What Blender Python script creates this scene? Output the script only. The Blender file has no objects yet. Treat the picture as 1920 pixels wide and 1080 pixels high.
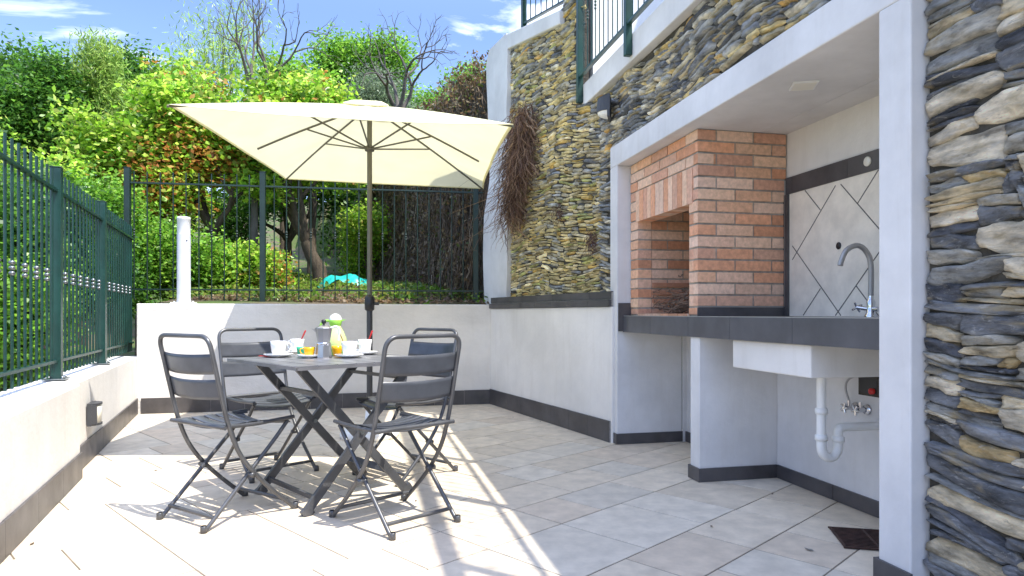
import bpy, math, random
import numpy as np
from mathutils import Vector, Matrix

# ------------------------------------------------------------------ camera, sky, sun, exposure
sc = bpy.context.scene
COL = sc.collection
H = 0.925                      # eye height
cam_d = bpy.data.cameras.new('camera'); cam = bpy.data.objects.new('camera', cam_d); COL.objects.link(cam)
cam.location = (0, 0, H); cam.rotation_euler = (math.radians(90), 0, 0)
cam_d.sensor_width = 36; cam_d.lens = 1250/1920*36; cam_d.shift_y = 48/1920
cam_d.clip_start = 0.05; cam_d.clip_end = 2000
sc.camera = cam
SUN = Vector((-0.45, 0.28, -1.0)).normalized()      # the way the light travels
sun_el = math.asin(-SUN.z); sun_az = math.atan2(-SUN.x, -SUN.y)
w = bpy.data.worlds.new('World'); sc.world = w; w.use_nodes = True
nt = w.node_tree; bg = nt.nodes['Background']
sky = nt.nodes.new('ShaderNodeTexSky'); sky.sky_type = 'NISHITA'; sky.sun_disc = False
sky.sun_elevation = sun_el; sky.sun_rotation = sun_az; sky.altitude = 300; sky.air_density = 1.0; sky.dust_density = 0.1; sky.ozone_density = 2.6
tc = nt.nodes.new('ShaderNodeTexCoord'); mp = nt.nodes.new('ShaderNodeMapping'); mp.inputs['Scale'].default_value = (1.6, 1.6, 4.2); mp.inputs['Location'].default_value=(0.35,0.1,0.25)
nz = nt.nodes.new('ShaderNodeTexNoise'); nz.inputs['Scale'].default_value = 2.3; nz.inputs['Detail'].default_value = 8; nz.inputs['Roughness'].default_value = 0.58; nz.inputs['Distortion'].default_value=0.6
cr = nt.nodes.new('ShaderNodeValToRGB'); cr.color_ramp.elements[0].position = 0.53; cr.color_ramp.elements[0].color=(0,0,0,1); cr.color_ramp.elements[1].position = 0.80; cr.color_ramp.elements[1].color=(.85,.85,.85,1)
mx = nt.nodes.new('ShaderNodeMix'); mx.data_type = 'RGBA'
nt.links.new(tc.outputs['Generated'], mp.inputs['Vector']); nt.links.new(mp.outputs['Vector'], nz.inputs['Vector'])
nt.links.new(nz.outputs['Fac'], cr.inputs['Fac']); nt.links.new(cr.outputs['Color'], mx.inputs['Factor'])
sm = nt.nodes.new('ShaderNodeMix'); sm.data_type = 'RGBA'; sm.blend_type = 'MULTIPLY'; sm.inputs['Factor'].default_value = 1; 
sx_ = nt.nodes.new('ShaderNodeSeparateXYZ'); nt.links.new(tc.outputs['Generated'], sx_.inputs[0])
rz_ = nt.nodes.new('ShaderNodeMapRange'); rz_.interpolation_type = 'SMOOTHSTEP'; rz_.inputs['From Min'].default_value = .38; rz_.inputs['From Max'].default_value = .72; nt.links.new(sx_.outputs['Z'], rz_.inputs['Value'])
hz_ = nt.nodes.new('ShaderNodeMix'); hz_.data_type = 'RGBA'; hz_.inputs['A'].default_value = (.50,.485,.54,1); hz_.inputs['B'].default_value = (1.86,1.46,1.28,1); nt.links.new(rz_.outputs['Result'], hz_.inputs['Factor']); nt.links.new(hz_.outputs['Result'], sm.inputs['B'])  # low sky darkened; unseen upper sky brightened and warmed to lift ambient light
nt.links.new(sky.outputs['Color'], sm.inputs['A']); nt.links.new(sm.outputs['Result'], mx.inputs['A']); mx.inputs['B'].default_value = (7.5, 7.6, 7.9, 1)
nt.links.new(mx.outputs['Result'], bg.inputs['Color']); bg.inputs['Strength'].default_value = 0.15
sd = bpy.data.lights.new('sun', 'SUN'); sd.energy = 2.0; sd.angle = math.radians(0.55); sd.color = (1.0, 0.95, 0.86)
so = bpy.data.objects.new('sun', sd); COL.objects.link(so); so.rotation_euler = SUN.to_track_quat('-Z', 'Y').to_euler()
sc.view_settings.view_transform = 'Standard'; sc.view_settings.look = 'None'; sc.view_settings.gamma = 1; sc.view_settings.exposure = 1.93
sc.render.engine = 'CYCLES'
sc.cycles.use_denoising = True
sc.cycles.max_bounces = 9; sc.cycles.diffuse_bounces = 5; sc.cycles.glossy_bounces = 3; sc.cycles.transmission_bounces = 6; sc.cycles.transparent_max_bounces = 6
sc.cycles.sample_clamp_indirect = 6

# ------------------------------------------------------------------ material helpers
def L(r, g, b):            # sRGB 0-255 to linear
    f = lambda c: (c/255/12.92) if c/255 <= .04045 else ((c/255+.055)/1.055)**2.4
    return (f(r), f(g), f(b), 1)
MATS = {}
def mat(name, col, rough=.6, metal=0, var=0, vscale=6, bump=0, bscale=40, bdist=.01, col2=None, attr=None, spec=.5, transl=0, detail=5, coat=0, stretch=None, lo=.35, hi=.7, rvar=0, streak=0):
    m = bpy.data.materials.new(name); m.use_nodes = True; n = m.node_tree; P = n.nodes['Principled BSDF']
    P.inputs['Roughness'].default_value = rough; P.inputs['Metallic'].default_value = metal
    P.inputs['Specular IOR Level'].default_value = spec
    if coat: P.inputs['Coat Weight'].default_value = coat; P.inputs['Coat Roughness'].default_value = .2
    t = n.nodes.new('ShaderNodeTexCoord'); src = t.outputs['Object']
    if stretch:
        q = n.nodes.new('ShaderNodeMapping'); q.inputs['Scale'].default_value = stretch; n.links.new(src, q.inputs['Vector']); src = q.outputs['Vector']
    base = None
    if attr:
        a = n.nodes.new('ShaderNodeAttribute'); a.attribute_name = 'tint'; base = a.outputs['Color']
    if var or col2:
        z = n.nodes.new('ShaderNodeTexNoise'); z.inputs['Scale'].default_value = vscale; z.inputs['Detail'].default_value = detail; z.inputs['Roughness'].default_value = .6
        n.links.new(src, z.inputs['Vector'])
        r = n.nodes.new('ShaderNodeMapRange'); r.inputs['From Min'].default_value = lo; r.inputs['From Max'].default_value = hi
        n.links.new(z.outputs['Fac'], r.inputs['Value'])
        if col2:
            x = n.nodes.new('ShaderNodeMix'); x.data_type = 'RGBA'
            if base: n.links.new(base, x.inputs['A'])
            else: x.inputs['A'].default_value = col
            x.inputs['B'].default_value = col2; n.links.new(r.outputs['Result'], x.inputs['Factor']); base = x.outputs['Result']
            if var and var < 1:
                mm = n.nodes.new('ShaderNodeMath'); mm.operation = 'MULTIPLY'; mm.inputs[1].default_value = var
                n.links.new(r.outputs['Result'], mm.inputs[0]); n.links.new(mm.outputs[0], x.inputs['Factor'])
        else:
            r.inputs['To Min'].default_value = 1-var; r.inputs['To Max'].default_value = 1+var*.6
            x = n.nodes.new('ShaderNodeMix'); x.data_type = 'RGBA'; x.blend_type = 'MULTIPLY'; x.inputs['Factor'].default_value = 1
            if base: n.links.new(base, x.inputs['A'])
            else: x.inputs['A'].default_value = col
            n.links.new(r.outputs['Result'], x.inputs['B']); base = x.outputs['Result']
    if streak:
        q5 = n.nodes.new('ShaderNodeMapping'); q5.inputs['Scale'].default_value = (5, 5, .55); n.links.new(t.outputs['Object'], q5.inputs['Vector'])
        z5 = n.nodes.new('ShaderNodeTexNoise'); z5.inputs['Scale'].default_value = 2.2; z5.inputs['Detail'].default_value = 9; z5.inputs['Roughness'].default_value = .7; n.links.new(q5.outputs['Vector'], z5.inputs['Vector'])
        r5 = n.nodes.new('ShaderNodeMapRange'); r5.inputs['From Min'].default_value = .52; r5.inputs['From Max'].default_value = .75; r5.inputs['To Max'].default_value = streak*3; n.links.new(z5.outputs['Fac'], r5.inputs['Value'])
        x5 = n.nodes.new('ShaderNodeMix'); x5.data_type = 'RGBA'; x5.inputs['B'].default_value = (.42,.36,.28,1); n.links.new(r5.outputs['Result'], x5.inputs['Factor']); n.links.new(base, x5.inputs['A']); base = x5.outputs['Result']
    if base: n.links.new(base, P.inputs['Base Color'])
    else: P.inputs['Base Color'].default_value = col
    if rvar:
        z3 = n.nodes.new('ShaderNodeTexNoise'); z3.inputs['Scale'].default_value = 9; z3.inputs['Detail'].default_value = 6
        n.links.new(t.outputs['Object'], z3.inputs['Vector'])
        r3 = n.nodes.new('ShaderNodeMapRange'); r3.inputs['To Min'].default_value = rough-rvar; r3.inputs['To Max'].default_value = rough+rvar
        n.links.new(z3.outputs['Fac'], r3.inputs['Value']); n.links.new(r3.outputs['Result'], P.inputs['Roughness'])
    if bump:
        z2 = n.nodes.new('ShaderNodeTexNoise'); z2.inputs['Scale'].default_value = bscale; z2.inputs['Detail'].default_value = 8; z2.inputs['Roughness'].default_value = .65
        n.links.new(src, z2.inputs['Vector'])
        b = n.nodes.new('ShaderNodeBump'); b.inputs['Strength'].default_value = bump; b.inputs['Distance'].default_value = bdist
        n.links.new(z2.outputs['Fac'], b.inputs['Height']); n.links.new(b.outputs['Normal'], P.inputs['Normal'])
    if transl:
        tr = n.nodes.new('ShaderNodeBsdfTranslucent'); ms = n.nodes.new('ShaderNodeMixShader'); ms.inputs['Fac'].default_value = transl
        if base: n.links.new(base, tr.inputs['Color'])
        else: tr.inputs['Color'].default_value = col
        n.links.new(P.outputs['BSDF'], ms.inputs[1]); n.links.new(tr.outputs['BSDF'], ms.inputs[2])
        n.links.new(ms.outputs[0], n.nodes['Material Output'].inputs['Surface'])
    MATS[name] = m
    return m

plaster = mat('plaster', (.75,.72,.68,1), .85, streak=.06, var=.12, vscale=1.7, bump=.5, bscale=22, bdist=.006, detail=9)
plaster_rough = mat('plaster rough', (.79,.75,.70,1), .85, streak=.05, var=.14, vscale=1.3, bump=.55, bscale=16, bdist=.010, stretch=(1,1,1.8), detail=9)
plaster_cool = mat('plaster painted', (.69,.68,.675,1), .8, streak=.05, var=.14, vscale=2.5, bump=.4, bscale=18, bdist=.005, detail=9)
white_wall = mat('white wall', (.80,.80,.80,1), .85, var=.05, vscale=2, bump=.3, bscale=30, bdist=.004)
skirt = mat('skirting tile', (.080,.074,.076,1), .42, var=.35, vscale=5, bump=.12, bscale=90, bdist=.002, rvar=.1, attr=None)
skirt_sun = skirt
counter_m = mat('counter tile', (.085,.085,.095,1), .38, var=.22, vscale=7, bump=.08, bscale=120, bdist=.001, rvar=.08)
grout = mat('grout', (.36,.34,.31,1), .9, var=.3, vscale=30)
grout_dark = mat('grout dark', (.10,.095,.09,1), .9)
metal_dark = mat('chair metal', (.10,.103,.11,1), .36, metal=.35, var=.25, vscale=8, bump=.04, bscale=200, bdist=.001, rvar=.09)
slat_metal = mat('slat metal', (.085,.092,.108,1), .34, metal=.15, var=.3, vscale=6, rvar=.1)
table_metal = mat('table metal', (.19,.19,.20,1), .42, metal=.2, var=.25, vscale=7, rvar=.1)
green_paint = mat('green paint', (.009,.048,.038,1), .35, var=.3, vscale=5, spec=.5, rvar=.1)
green_dark = mat('green paint dark', (.012,.032,.025,1), .4, var=.3, vscale=5)
steel = mat('steel collar', (.22,.24,.24,1), .3, metal=.8)
chrome = mat('chrome', (.7,.7,.72,1), .14, metal=1)
brushed = mat('brushed steel', (.40,.39,.38,1), .5, metal=.6)
canopy_m = mat('canopy cloth', (.88,.84,.56,1), .85, var=.07, vscale=3, bump=.3, bscale=7, bdist=.012, transl=.33, spec=.15)
pole_m = mat('pole paint', (.15,.14,.105,1), .4, metal=.3, var=.15)
pole_low = mat('lower pole paint', (.06,.062,.065,1), .4, metal=.3)
black_pl = mat('black plastic', (.02,.02,.022,1), .4)
grey_pl = mat('anthracite plastic', (.05,.052,.058,1), .45, var=.15)
white_pl = mat('white plastic', (.78,.78,.76,1), .35, var=.05)
frost = mat('frosted diffuser', (.75,.72,.62,1), .3)
porcelain = mat('porcelain', (.82,.82,.80,1), .12, coat=.3)
red_pl = mat('red plastic', (.55,.03,.025,1), .3)
brown_m = mat('brown stick', (.25,.12,.05,1), .6)
green_glaze = mat('green glaze', (.05,.42,.22,1), .15)
juice = mat('orange juice', (.85,.42,.01,1), .2)
lime = mat('lime plastic', (.38,.75,.10,1), .3, var=.05, transl=.15)
lemon = mat('pale lime plastic', (.70,.85,.35,1), .3, transl=.15)
alu = mat('cast aluminium', (.55,.55,.57,1), .28, metal=.9)
brick_m = mat('brick', (1,1,1,1), .85, var=.18, vscale=40, bump=.6, bscale=70, bdist=.004, attr=True)
mortar_m = mat('mortar', (.40,.36,.31,1), .95, var=.3, vscale=20, bump=.6, bscale=60, bdist=.004)
tile_m = mat('floor tile', (1,1,1,1), .62, var=.16, vscale=11, bump=.14, bscale=30, bdist=.003, attr=True, detail=9, rvar=.1)
floor_grout = mat('floor grout', (.20,.165,.125,1), .95, var=.3, vscale=9)
wtile = mat('wall tile', (.84,.77,.66,1), .35, var=.14, vscale=9, bump=.06, bscale=50, bdist=.002, detail=9)
rust = mat('rust', (.065,.030,.022,1), .85, var=.5, vscale=30, bump=.4, bscale=100, bdist=.003)
def stone_mat(name, rough, sc1, bd, stretch):
    m = bpy.data.materials.new(name); m.use_nodes = True; n = m.node_tree; P = n.nodes['Principled BSDF']; P.inputs['Roughness'].default_value = rough; P.inputs['Specular IOR Level'].default_value = .4
    t = n.nodes.new('ShaderNodeTexCoord'); q = n.nodes.new('ShaderNodeMapping'); q.inputs['Scale'].default_value = stretch; n.links.new(t.outputs['Object'], q.inputs['Vector'])
    a = n.nodes.new('ShaderNodeAttribute'); a.attribute_name = 'tint'
    def noise(s_, det=8, r=.6, d=0):
        z = n.nodes.new('ShaderNodeTexNoise'); z.inputs['Scale'].default_value = s_; z.inputs['Detail'].default_value = det; z.inputs['Roughness'].default_value = r; z.inputs['Distortion'].default_value = d; n.links.new(q.outputs['Vector'], z.inputs['Vector']); return z.outputs['Fac']
    def rng_(f, a0, a1, b0, b1):
        r = n.nodes.new('ShaderNodeMapRange'); r.inputs['From Min'].default_value = a0; r.inputs['From Max'].default_value = a1; r.inputs['To Min'].default_value = b0; r.inputs['To Max'].default_value = b1; n.links.new(f, r.inputs['Value']); return r.outputs['Result']
    def mixc(A, B, f, mode='MIX'):
        x = n.nodes.new('ShaderNodeMix'); x.data_type = 'RGBA'; x.blend_type = mode
        for v, k in ((A,'A'),(B,'B'),(f,'Factor')):
            if isinstance(v, (tuple, float, int)): x.inputs[k].default_value = v
            else: n.links.new(v, x.inputs[k])
        return x.outputs['Result']
    c = mixc(a.outputs['Color'], rng_(noise(sc1), .32, .68, .30, 1.55), 1.0, 'MULTIPLY')
    c = mixc(c, (.46,.36,.19,1), rng_(noise(sc1*.55, 6, .6, 1.0), .54, .66, 0, .6))
    c = mixc(c, (.62,.60,.55,1), rng_(noise(sc1*1.1+3, 10, .7, 2.0), .57, .68, 0, .6))
    c = mixc(c, (.045,.045,.05,1), rng_(noise(sc1*1.7+1, 6, .6, .5), .60, .70, 0, .55))
    n.links.new(c, P.inputs['Base Color'])
    c = mixc(c, rng_(noise(sc1*6, 4, .8), .3, .7, .45, 1.5), 1.0, 'MULTIPLY')
    h = n.nodes.new('ShaderNodeMath'); h.operation = 'ADD'; n.links.new(noise(sc1*1.2, 10, .7, .6), h.inputs[0]); n.links.new(rng_(noise(sc1*5, 6, .7), 0, 1, 0, .4), h.inputs[1])
    b = n.nodes.new('ShaderNodeBump'); b.inputs['Strength'].default_value = 1; b.inputs['Distance'].default_value = bd; n.links.new(h.outputs[0], b.inputs['Height']); n.links.new(b.outputs['Normal'], P.inputs['Normal'])
    return m
stone_m = stone_mat('stone', .8, 9, .03, (1,1,2.4))
stone_near = stone_mat('stone near', .6, 8, .035, (1,1,3.4))
stone_mortar = mat('stone mortar', (.075,.068,.055,1), .95, var=.4, vscale=14, bump=1, bscale=30, bdist=.02)
bark = mat('bark', (.10,.075,.05,1), .9, var=.4, vscale=9, bump=.8, bscale=30, bdist=.02, stretch=(3,3,.8))
bark_pale = mat('pale bark', (.12,.105,.09,1), .9, var=.4, vscale=9, bump=.6, bscale=30, bdist=.01)
dry_m = mat('dry stems', (1,1,1,1), .9, attr=True)
leaf_m = mat('leaf', (1,1,1,1), .38, attr=True, transl=.5, spec=.5)
soil = mat('hill ground', (.13,.10,.06,1), .95, col2=(.07,.12,.02,1), vscale=1.3, bump=.8, bscale=6, bdist=.08, lo=.42, hi=.58, detail=9)
tarp = mat('turquoise sheet', (.02,.48,.40,1), .4, var=.2, vscale=4)

# ------------------------------------------------------------------ mesh helpers
class MB:
    def __init__(s): s.v = []; s.f = []; s.m = []; s.sm = []; s.c = []
    def add(s, vs, fs, mi=0, smooth=False, col=None):
        o = len(s.v); s.v.extend([tuple(p) for p in vs]); s.f.extend([tuple(i+o for i in f) for f in fs])
        s.m.extend([mi]*len(fs)); s.sm.extend([smooth]*len(fs)); s.c.extend([col or (1,1,1)]*len(vs)); return s
    def hexa(s, p, mi=0, col=None):        # 8 corners, bottom ring then top ring
        return s.add(p, [(3,2,1,0),(4,5,6,7),(0,1,5,4),(1,2,6,5),(2,3,7,6),(3,0,4,7)], mi, False, col)
    def box(s, x0, x1, y0, y1, z0, z1, mi=0, F=None, col=None):
        p = [(x0,y0,z0),(x1,y0,z0),(x1,y1,z0),(x0,y1,z0),(x0,y0,z1),(x1,y0,z1),(x1,y1,z1),(x0,y1,z1)]
        if F: p = [F(*q) for q in p]
        return s.hexa(p, mi, col)
    def bar(s, a, b, w, h, up=(0,0,1), mi=0):
        a = Vector(a); b = Vector(b); d = (b-a).normalized(); u = Vector(up); sd_ = d.cross(u)
        if sd_.length < 1e-4: sd_ = d.cross(Vector((1,0,0)))
        sd_.normalize(); u = sd_.cross(d)
        p = [a-sd_*w/2-u*h/2, a+sd_*w/2-u*h/2, b+sd_*w/2-u*h/2, b-sd_*w/2-u*h/2]
        q = [x+u*h for x in p]
        return s.hexa(p+q, mi)
    def tube(s, pts, r, n=8, mi=0, caps=True, col=None):
        pts = [Vector(p) for p in pts]; k = len(pts); rs = r if isinstance(r, (list, tuple)) else [r]*k
        vs = []; prev = None
        for i in range(k):
            d = (pts[min(i+1,k-1)]-pts[max(i-1,0)]).normalized()
            if prev is None:
                a = d.cross(Vector((0,0,1)));
                if a.length < .05: a = d.cross(Vector((1,0,0)))
                a.normalize()
            else:
                a = prev-d*prev.dot(d); a.normalize()
            prev = a; b = d.cross(a)
            for j in range(n):
                t = 2*math.pi*j/n; vs.append(pts[i]+(a*math.cos(t)+b*math.sin(t))*rs[i])
        fs = [(i*n+j, i*n+(j+1)%n, (i+1)*n+(j+1)%n, (i+1)*n+j) for i in range(k-1) for j in range(n)]
        s.add(vs, fs, mi, True, col)
        if caps:
            s.add(vs[:n], [tuple(range(n-1,-1,-1))], mi, False, col); s.add(vs[-n:], [tuple(range(n))], mi, False, col)
        return s
    def lathe(s, c, prof, n=20, mi=0, axis=None, col=None):   # prof (r,z)
        c = Vector(c); M = Matrix.Identity(3)
        if axis: M = Vector(axis).to_track_quat('Z','Y').to_matrix()
        vs = []
        for r, z in prof:
            for j in range(n):
                t = 2*math.pi*j/n; vs.append(c+M@Vector((r*math.cos(t), r*math.sin(t), z)))
        fs = [(i*n+j, i*n+(j+1)%n, (i+1)*n+(j+1)%n, (i+1)*n+j) for i in range(len(prof)-1) for j in range(n)]
        return s.add(vs, fs, mi, True, col)
    def build(s, name, mats, parent=None, bevel=0):
        me = bpy.data.meshes.new(name); me.from_pydata(s.v, [], s.f); me.update()
        for m in (mats if isinstance(mats, (list, tuple)) else [mats]): me.materials.append(m)
        me.polygons.foreach_set('material_index', s.m); me.polygons.foreach_set('use_smooth', s.sm)
        ca = me.color_attributes.new('tint', 'FLOAT_COLOR', 'POINT')
        ca.data.foreach_set('color', np.array([(c[0],c[1],c[2],1) for c in s.c], dtype=np.float32).ravel())
        o = bpy.data.objects.new(name, me); COL.objects.link(o)
        if parent is not None: o.parent = parent; o.matrix_parent_inverse = parent.matrix_world.inverted() if False else Matrix.Identity(4)
        if bevel:
            b = o.modifiers.new('bevel', 'BEVEL'); b.width = bevel; b.segments = 2; b.limit_method = 'ANGLE'; b.angle_limit = math.radians(40)
        return o
def smoothp(pts, k=6):
    P = [Vector(p) for p in pts]; P = [P[0]*2-P[1]]+P+[P[-1]*2-P[-2]]; out = []
    for i in range(1, len(P)-2):
        for j in range(k):
            t = j/k; a,b,c,d = P[i-1],P[i],P[i+1],P[i+2]
            out.append(.5*((2*b)+(-a+c)*t+(2*a-5*b+4*c-d)*t*t+(-a+3*b-3*c+d)*t**3))
    out.append(P[-2]); return out
def fillet(pts, r, k=5):
    P = [Vector(p) for p in pts]; out = [P[0]]
    for i in range(1, len(P)-1):
        a = (P[i-1]-P[i]); b = (P[i+1]-P[i]); rr = min(r, a.length*.45, b.length*.45)
        A = P[i]+a.normalized()*rr; B = P[i]+b.normalized()*rr
        for j in range(k+1):
            t = j/k; out.append(A*(1-t)**2+P[i]*2*t*(1-t)+B*t*t)
    out.append(P[-1]); return out
def tag(o, label, cat, group=None, kind=None):
    if label: o['label'] = label
    if cat: o['category'] = cat
    if group: o['group'] = group
    if kind: o['kind'] = kind
    return o
def thing(name, label, cat, loc=(0,0,0), rz=0, group=None):
    o = bpy.data.objects.new(name, None); COL.objects.link(o); o.location = loc; o.rotation_euler = (0,0,rz); o.empty_display_size = .1
    return tag(o, label, cat, group)
def dup(root, loc, rz, label, group=None):
    def cp(o, par):
        c = o.copy(); COL.objects.link(c)
        if par: c.parent = par
        for ch in o.children: cp(ch, c)
        return c
    r = cp(root, None); r.location = loc; r.rotation_euler = (0,0,rz); r['label'] = label
    if group: r['group'] = group
    return r
def npmesh(name, V, F, mats, tint=None, parent=None, smooth=False, tri=False):
    k = F.shape[1]; me = bpy.data.meshes.new(name)
    me.vertices.add(len(V)); me.vertices.foreach_set('co', V.astype(np.float32).ravel())
    me.loops.add(F.size); me.loops.foreach_set('vertex_index', F.astype(np.int32).ravel())
    me.polygons.add(len(F)); me.polygons.foreach_set('loop_start', np.arange(0, F.size, k, dtype=np.int32)); me.polygons.foreach_set('loop_total', np.full(len(F), k, dtype=np.int32))
    if smooth: me.polygons.foreach_set('use_smooth', np.ones(len(F), dtype=bool))
    me.update(calc_edges=True); me.validate()
    for m in (mats if isinstance(mats,(list,tuple)) else [mats]): me.materials.append(m)
    if tint is not None:
        ca = me.color_attributes.new('tint', 'FLOAT_COLOR', 'POINT'); ca.data.foreach_set('color', np.c_[tint, np.ones(len(tint))].astype(np.float32).ravel())
    o = bpy.data.objects.new(name, me); COL.objects.link(o)
    if parent is not None: o.parent = parent
    return o

# ------------------------------------------------------------------ frames of the place
TH = math.radians(12.5); sn, cs = math.sin(TH), math.cos(TH)
OX, OY = .7436, 4.718
def K(s, t, z): return (OX+s*sn+t*cs, OY-s*cs+t*sn, z)                 # kitchen frame: s towards the camera, t into the wall
def lineframe(p0, p1):
    a = Vector((*p0,0)); b = Vector((*p1,0)); d = (b-a).normalized(); n = Vector((-d.y, d.x, 0))
    def F(s, t, z): q = a+d*s+n*t; return (q.x, q.y, z)
    return F, (b-a).length
# back wall: t>0 behind it ; left wall: built so that t>0 is outside ; right lower wall
BW, BWL = lineframe((-3.42, 6.15), (-.224, 6.84))
A0 = (.69, 5.10); A1 = (2.964-.446*6.66, 6.66)                         # stone wall A line
WA, WAL = lineframe(A0, (2.964-.446*7.25, 7.25))                        # t<0 into hill (right)
RW, RWL = lineframe((.707, 4.777), (-.224, 6.84))
LW, LWL = lineframe((-2.535+.41*6.5, 4.01-6.5), (-3.42, 6.17))

# ------------------------------------------------------------------ ground
def hgt(X, Y):
    c, s_ = math.cos(math.radians(12.2)), math.sin(math.radians(12.2))
    v = -(X+3.42)*s_+(Y-6.15)*c                      # behind the back wall
    ss = lambda a, b, x: np.clip((x-a)/(b-a), 0, 1)**2*(3-2*np.clip((x-a)/(b-a), 0, 1))
    back = 1.0+.085*np.clip(v,0,8)+.19*np.clip(v-8, 0, 60)*.9
    low = -.35+.12*np.clip(v,0,12)+.20*np.clip(v-8,0,60)
    lf = ss(-3.66-.5*np.clip(v,0,6), -3.44-.25*np.clip(v-.3,0,6), X)            # left side drops
    hill = low*(1-lf)+back*lf
    z = -.06+(hill+.06)*ss(.08, .22, v)
    leftout = ss(-.25, -1.5, X+2.535+.41*(Y-4.01)); z = np.where(v < .08, -.06-.3*leftout, z)
    rt = ss(.35, .55, (X-(2.964-.446*Y)))*ss(5.3, 5.6, Y)   # upper ground to the right of the stone wall
    far = np.exp(-np.clip(Y-70, 0, 1e4)/60)
    z = z*(1-rt)+np.maximum(z, 3.2+.10*np.clip(Y-8,0,30))*rt
    return z*far+ (np.sin(X*1.3)*np.cos(Y*1.1)*.05+np.sin(X*3.1+Y*2.3)*.03)*ss(.5, 2, v)
xs = np.unique(np.concatenate([np.linspace(-500,-40,24), np.linspace(-40,-8,60), np.linspace(-8,4,121), np.linspace(4,40,30), np.linspace(40,500,24)]))
ys = np.unique(np.concatenate([np.linspace(-300,-8,16), np.linspace(-8,5,30), np.linspace(5,8,76), np.linspace(8,20,90), np.linspace(20,70,60), np.linspace(70,900,30)]))
XX, YY = np.meshgrid(xs, ys); ZZ = hgt(XX, YY)
V = np.c_[XX.ravel(), YY.ravel(), ZZ.ravel()]; nx = len(xs); idx = np.arange(len(V)).reshape(len(ys), nx)
F = np.stack([idx[:-1,:-1], idx[:-1,1:], idx[1:,1:], idx[1:,:-1]], -1).reshape(-1,4)
g = npmesh('ground', V, F, soil, smooth=True); g['kind'] = 'structure'

# ------------------------------------------------------------------ patio floor: stone tiles laid at 45 degrees in mixed sizes
def patio():
    rng = random.Random(4); m = .148; N = 82; occ = [[0]*N for _ in range(N)]; b = MB()
    a = math.radians(45.2); ca, sa = math.cos(a), math.sin(a); ox, oy = .1135-.0, 3.04-0
    ox -= 0; base = (ox-(N*m/2)*(ca-sa)*0, oy)
    def T(i, j, z): x = (i-N/2)*m; y = (j-N/2)*m; return (ox+x*ca-y*sa, oy+x*sa+y*ca, z)
    def inside(x, y):
        return not (y > 7.1 or y < -2.6 or x > 2.9 or x < -4.2)
    b.add([(-4.05,-2.5,-.0022),(3.0,-2.5,-.0022),(3.0,6.9,-.0022),(-4.05,6.9,-.0022)], [(0,1,2,3)], 1)
    cells = []; j = 0
    while j < N:
        q = rng.choice((2,2,2,3)) if j else 1; i = -rng.randint(0,2)
        while i < N:
            p = rng.choice((3,2,3,2,3)) if q == 2 else rng.choice((3,2,3)); cells.append((i, j, p, q)); i += p
        j += q
    for (i, j, p, q) in cells:
        for _one in (0,):
            cx, cy, _ = T(i+p/2, j+q/2, 0)
            # clip to the patio
            if not inside(cx, cy): continue
            v1 = -(cx+3.42)*math.sin(math.radians(12.2))+(cy-6.15)*math.cos(math.radians(12.2))
            if v1 > .35 or cx < -2.535-.41*(cy-4.01)-.5: continue
            e = .0031/m; k = rng.random(); t = rng.uniform(.92, 1.08)
            col = (.70*t, .595*t, .455*t) if k < .55 else ((.69*t, .61*t, .49*t) if k < .82 else (.67*t,.555*t,.42*t))
            zz = rng.uniform(-.0006, .0006)
            o = [T(i+e,j+e,zz), T(i+p-e,j+e,zz), T(i+p-e,j+q-e,zz), T(i+e,j+q-e,zz)]
            e2 = e*1.25; n_ = [T(i+e2,j+e2,zz+.0), T(i+p-e2,j+e2,zz), T(i+p-e2,j+q-e2,zz), T(i+e2,j+q-e2,zz)]
            low = [(q_[0], q_[1], -.003) for q_ in o]
            b.add(low+n_, [(4,5,6,7),(0,1,5,4),(1,2,6,5),(2,3,7,6),(3,0,4,7)], 0, False, col)
    o = b.build('patio_floor', [tile_m, floor_grout]); o['kind'] = 'structure'
patio()

def skirting(Fn, s0, s1, t, h, parent, th=.012, step=.30, seed=1, mats=None, name='skirting'):
    b = MB(); s = s0; r = random.Random(seed); sg = 1 if s1 > s0 else -1
    s = s0
    while s < s1-1e-4:
        e = min(s+step, s1); b.box(s+.0012, e-.0012, t, t+th, .002, h+r.uniform(-.001,.001), 0, Fn); s = e
    b.box(s0, s1, t+th*.2, t+th*.82, 0.001, h-.003, 1, Fn)
    return b.build(name, mats or [skirt, grout], parent)

# ------------------------------------------------------------------ back wall
tw = thing('patio_wall', 'low white rendered wall at the back of the patio behind the table, green fence above it', 'wall')
b = MB(); b.box(-.04, BWL+.06, 0, .26, -.05, 1.018, 0, BW); b.build('wall', plaster_rough, tw, bevel=.008)
skirting(lambda s,t,z: BW(s,-t,z), .0, BWL, 0, .145, tw, seed=3)
# left wall, thicker in its near half
lw = thing('patio_wall', 'low white rendered wall along the left edge under the green fence', 'wall')
jog = LWL-2.62
LF = lambda s,t,z: LW(s, t, z)                       # d points away from the camera, n=(-dy,dx) points left/outside
b = MB(); b.box(0, jog, -.0, .30, -.4, .528, 0, LF); b.box(jog-.01, LWL+.20, .045, .298, -.4, .525, 0, LF); b.build('wall', plaster, lw, bevel=.008)
skirting(lambda s,t,z: LF(s,-t,z), 0, jog, 0, .145, lw, step=.45, seed=5)
skirting(lambda s,t,z: LF(s,-t+.045,z), jog, LWL, 0, .145, lw, step=.45, seed=6)
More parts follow.
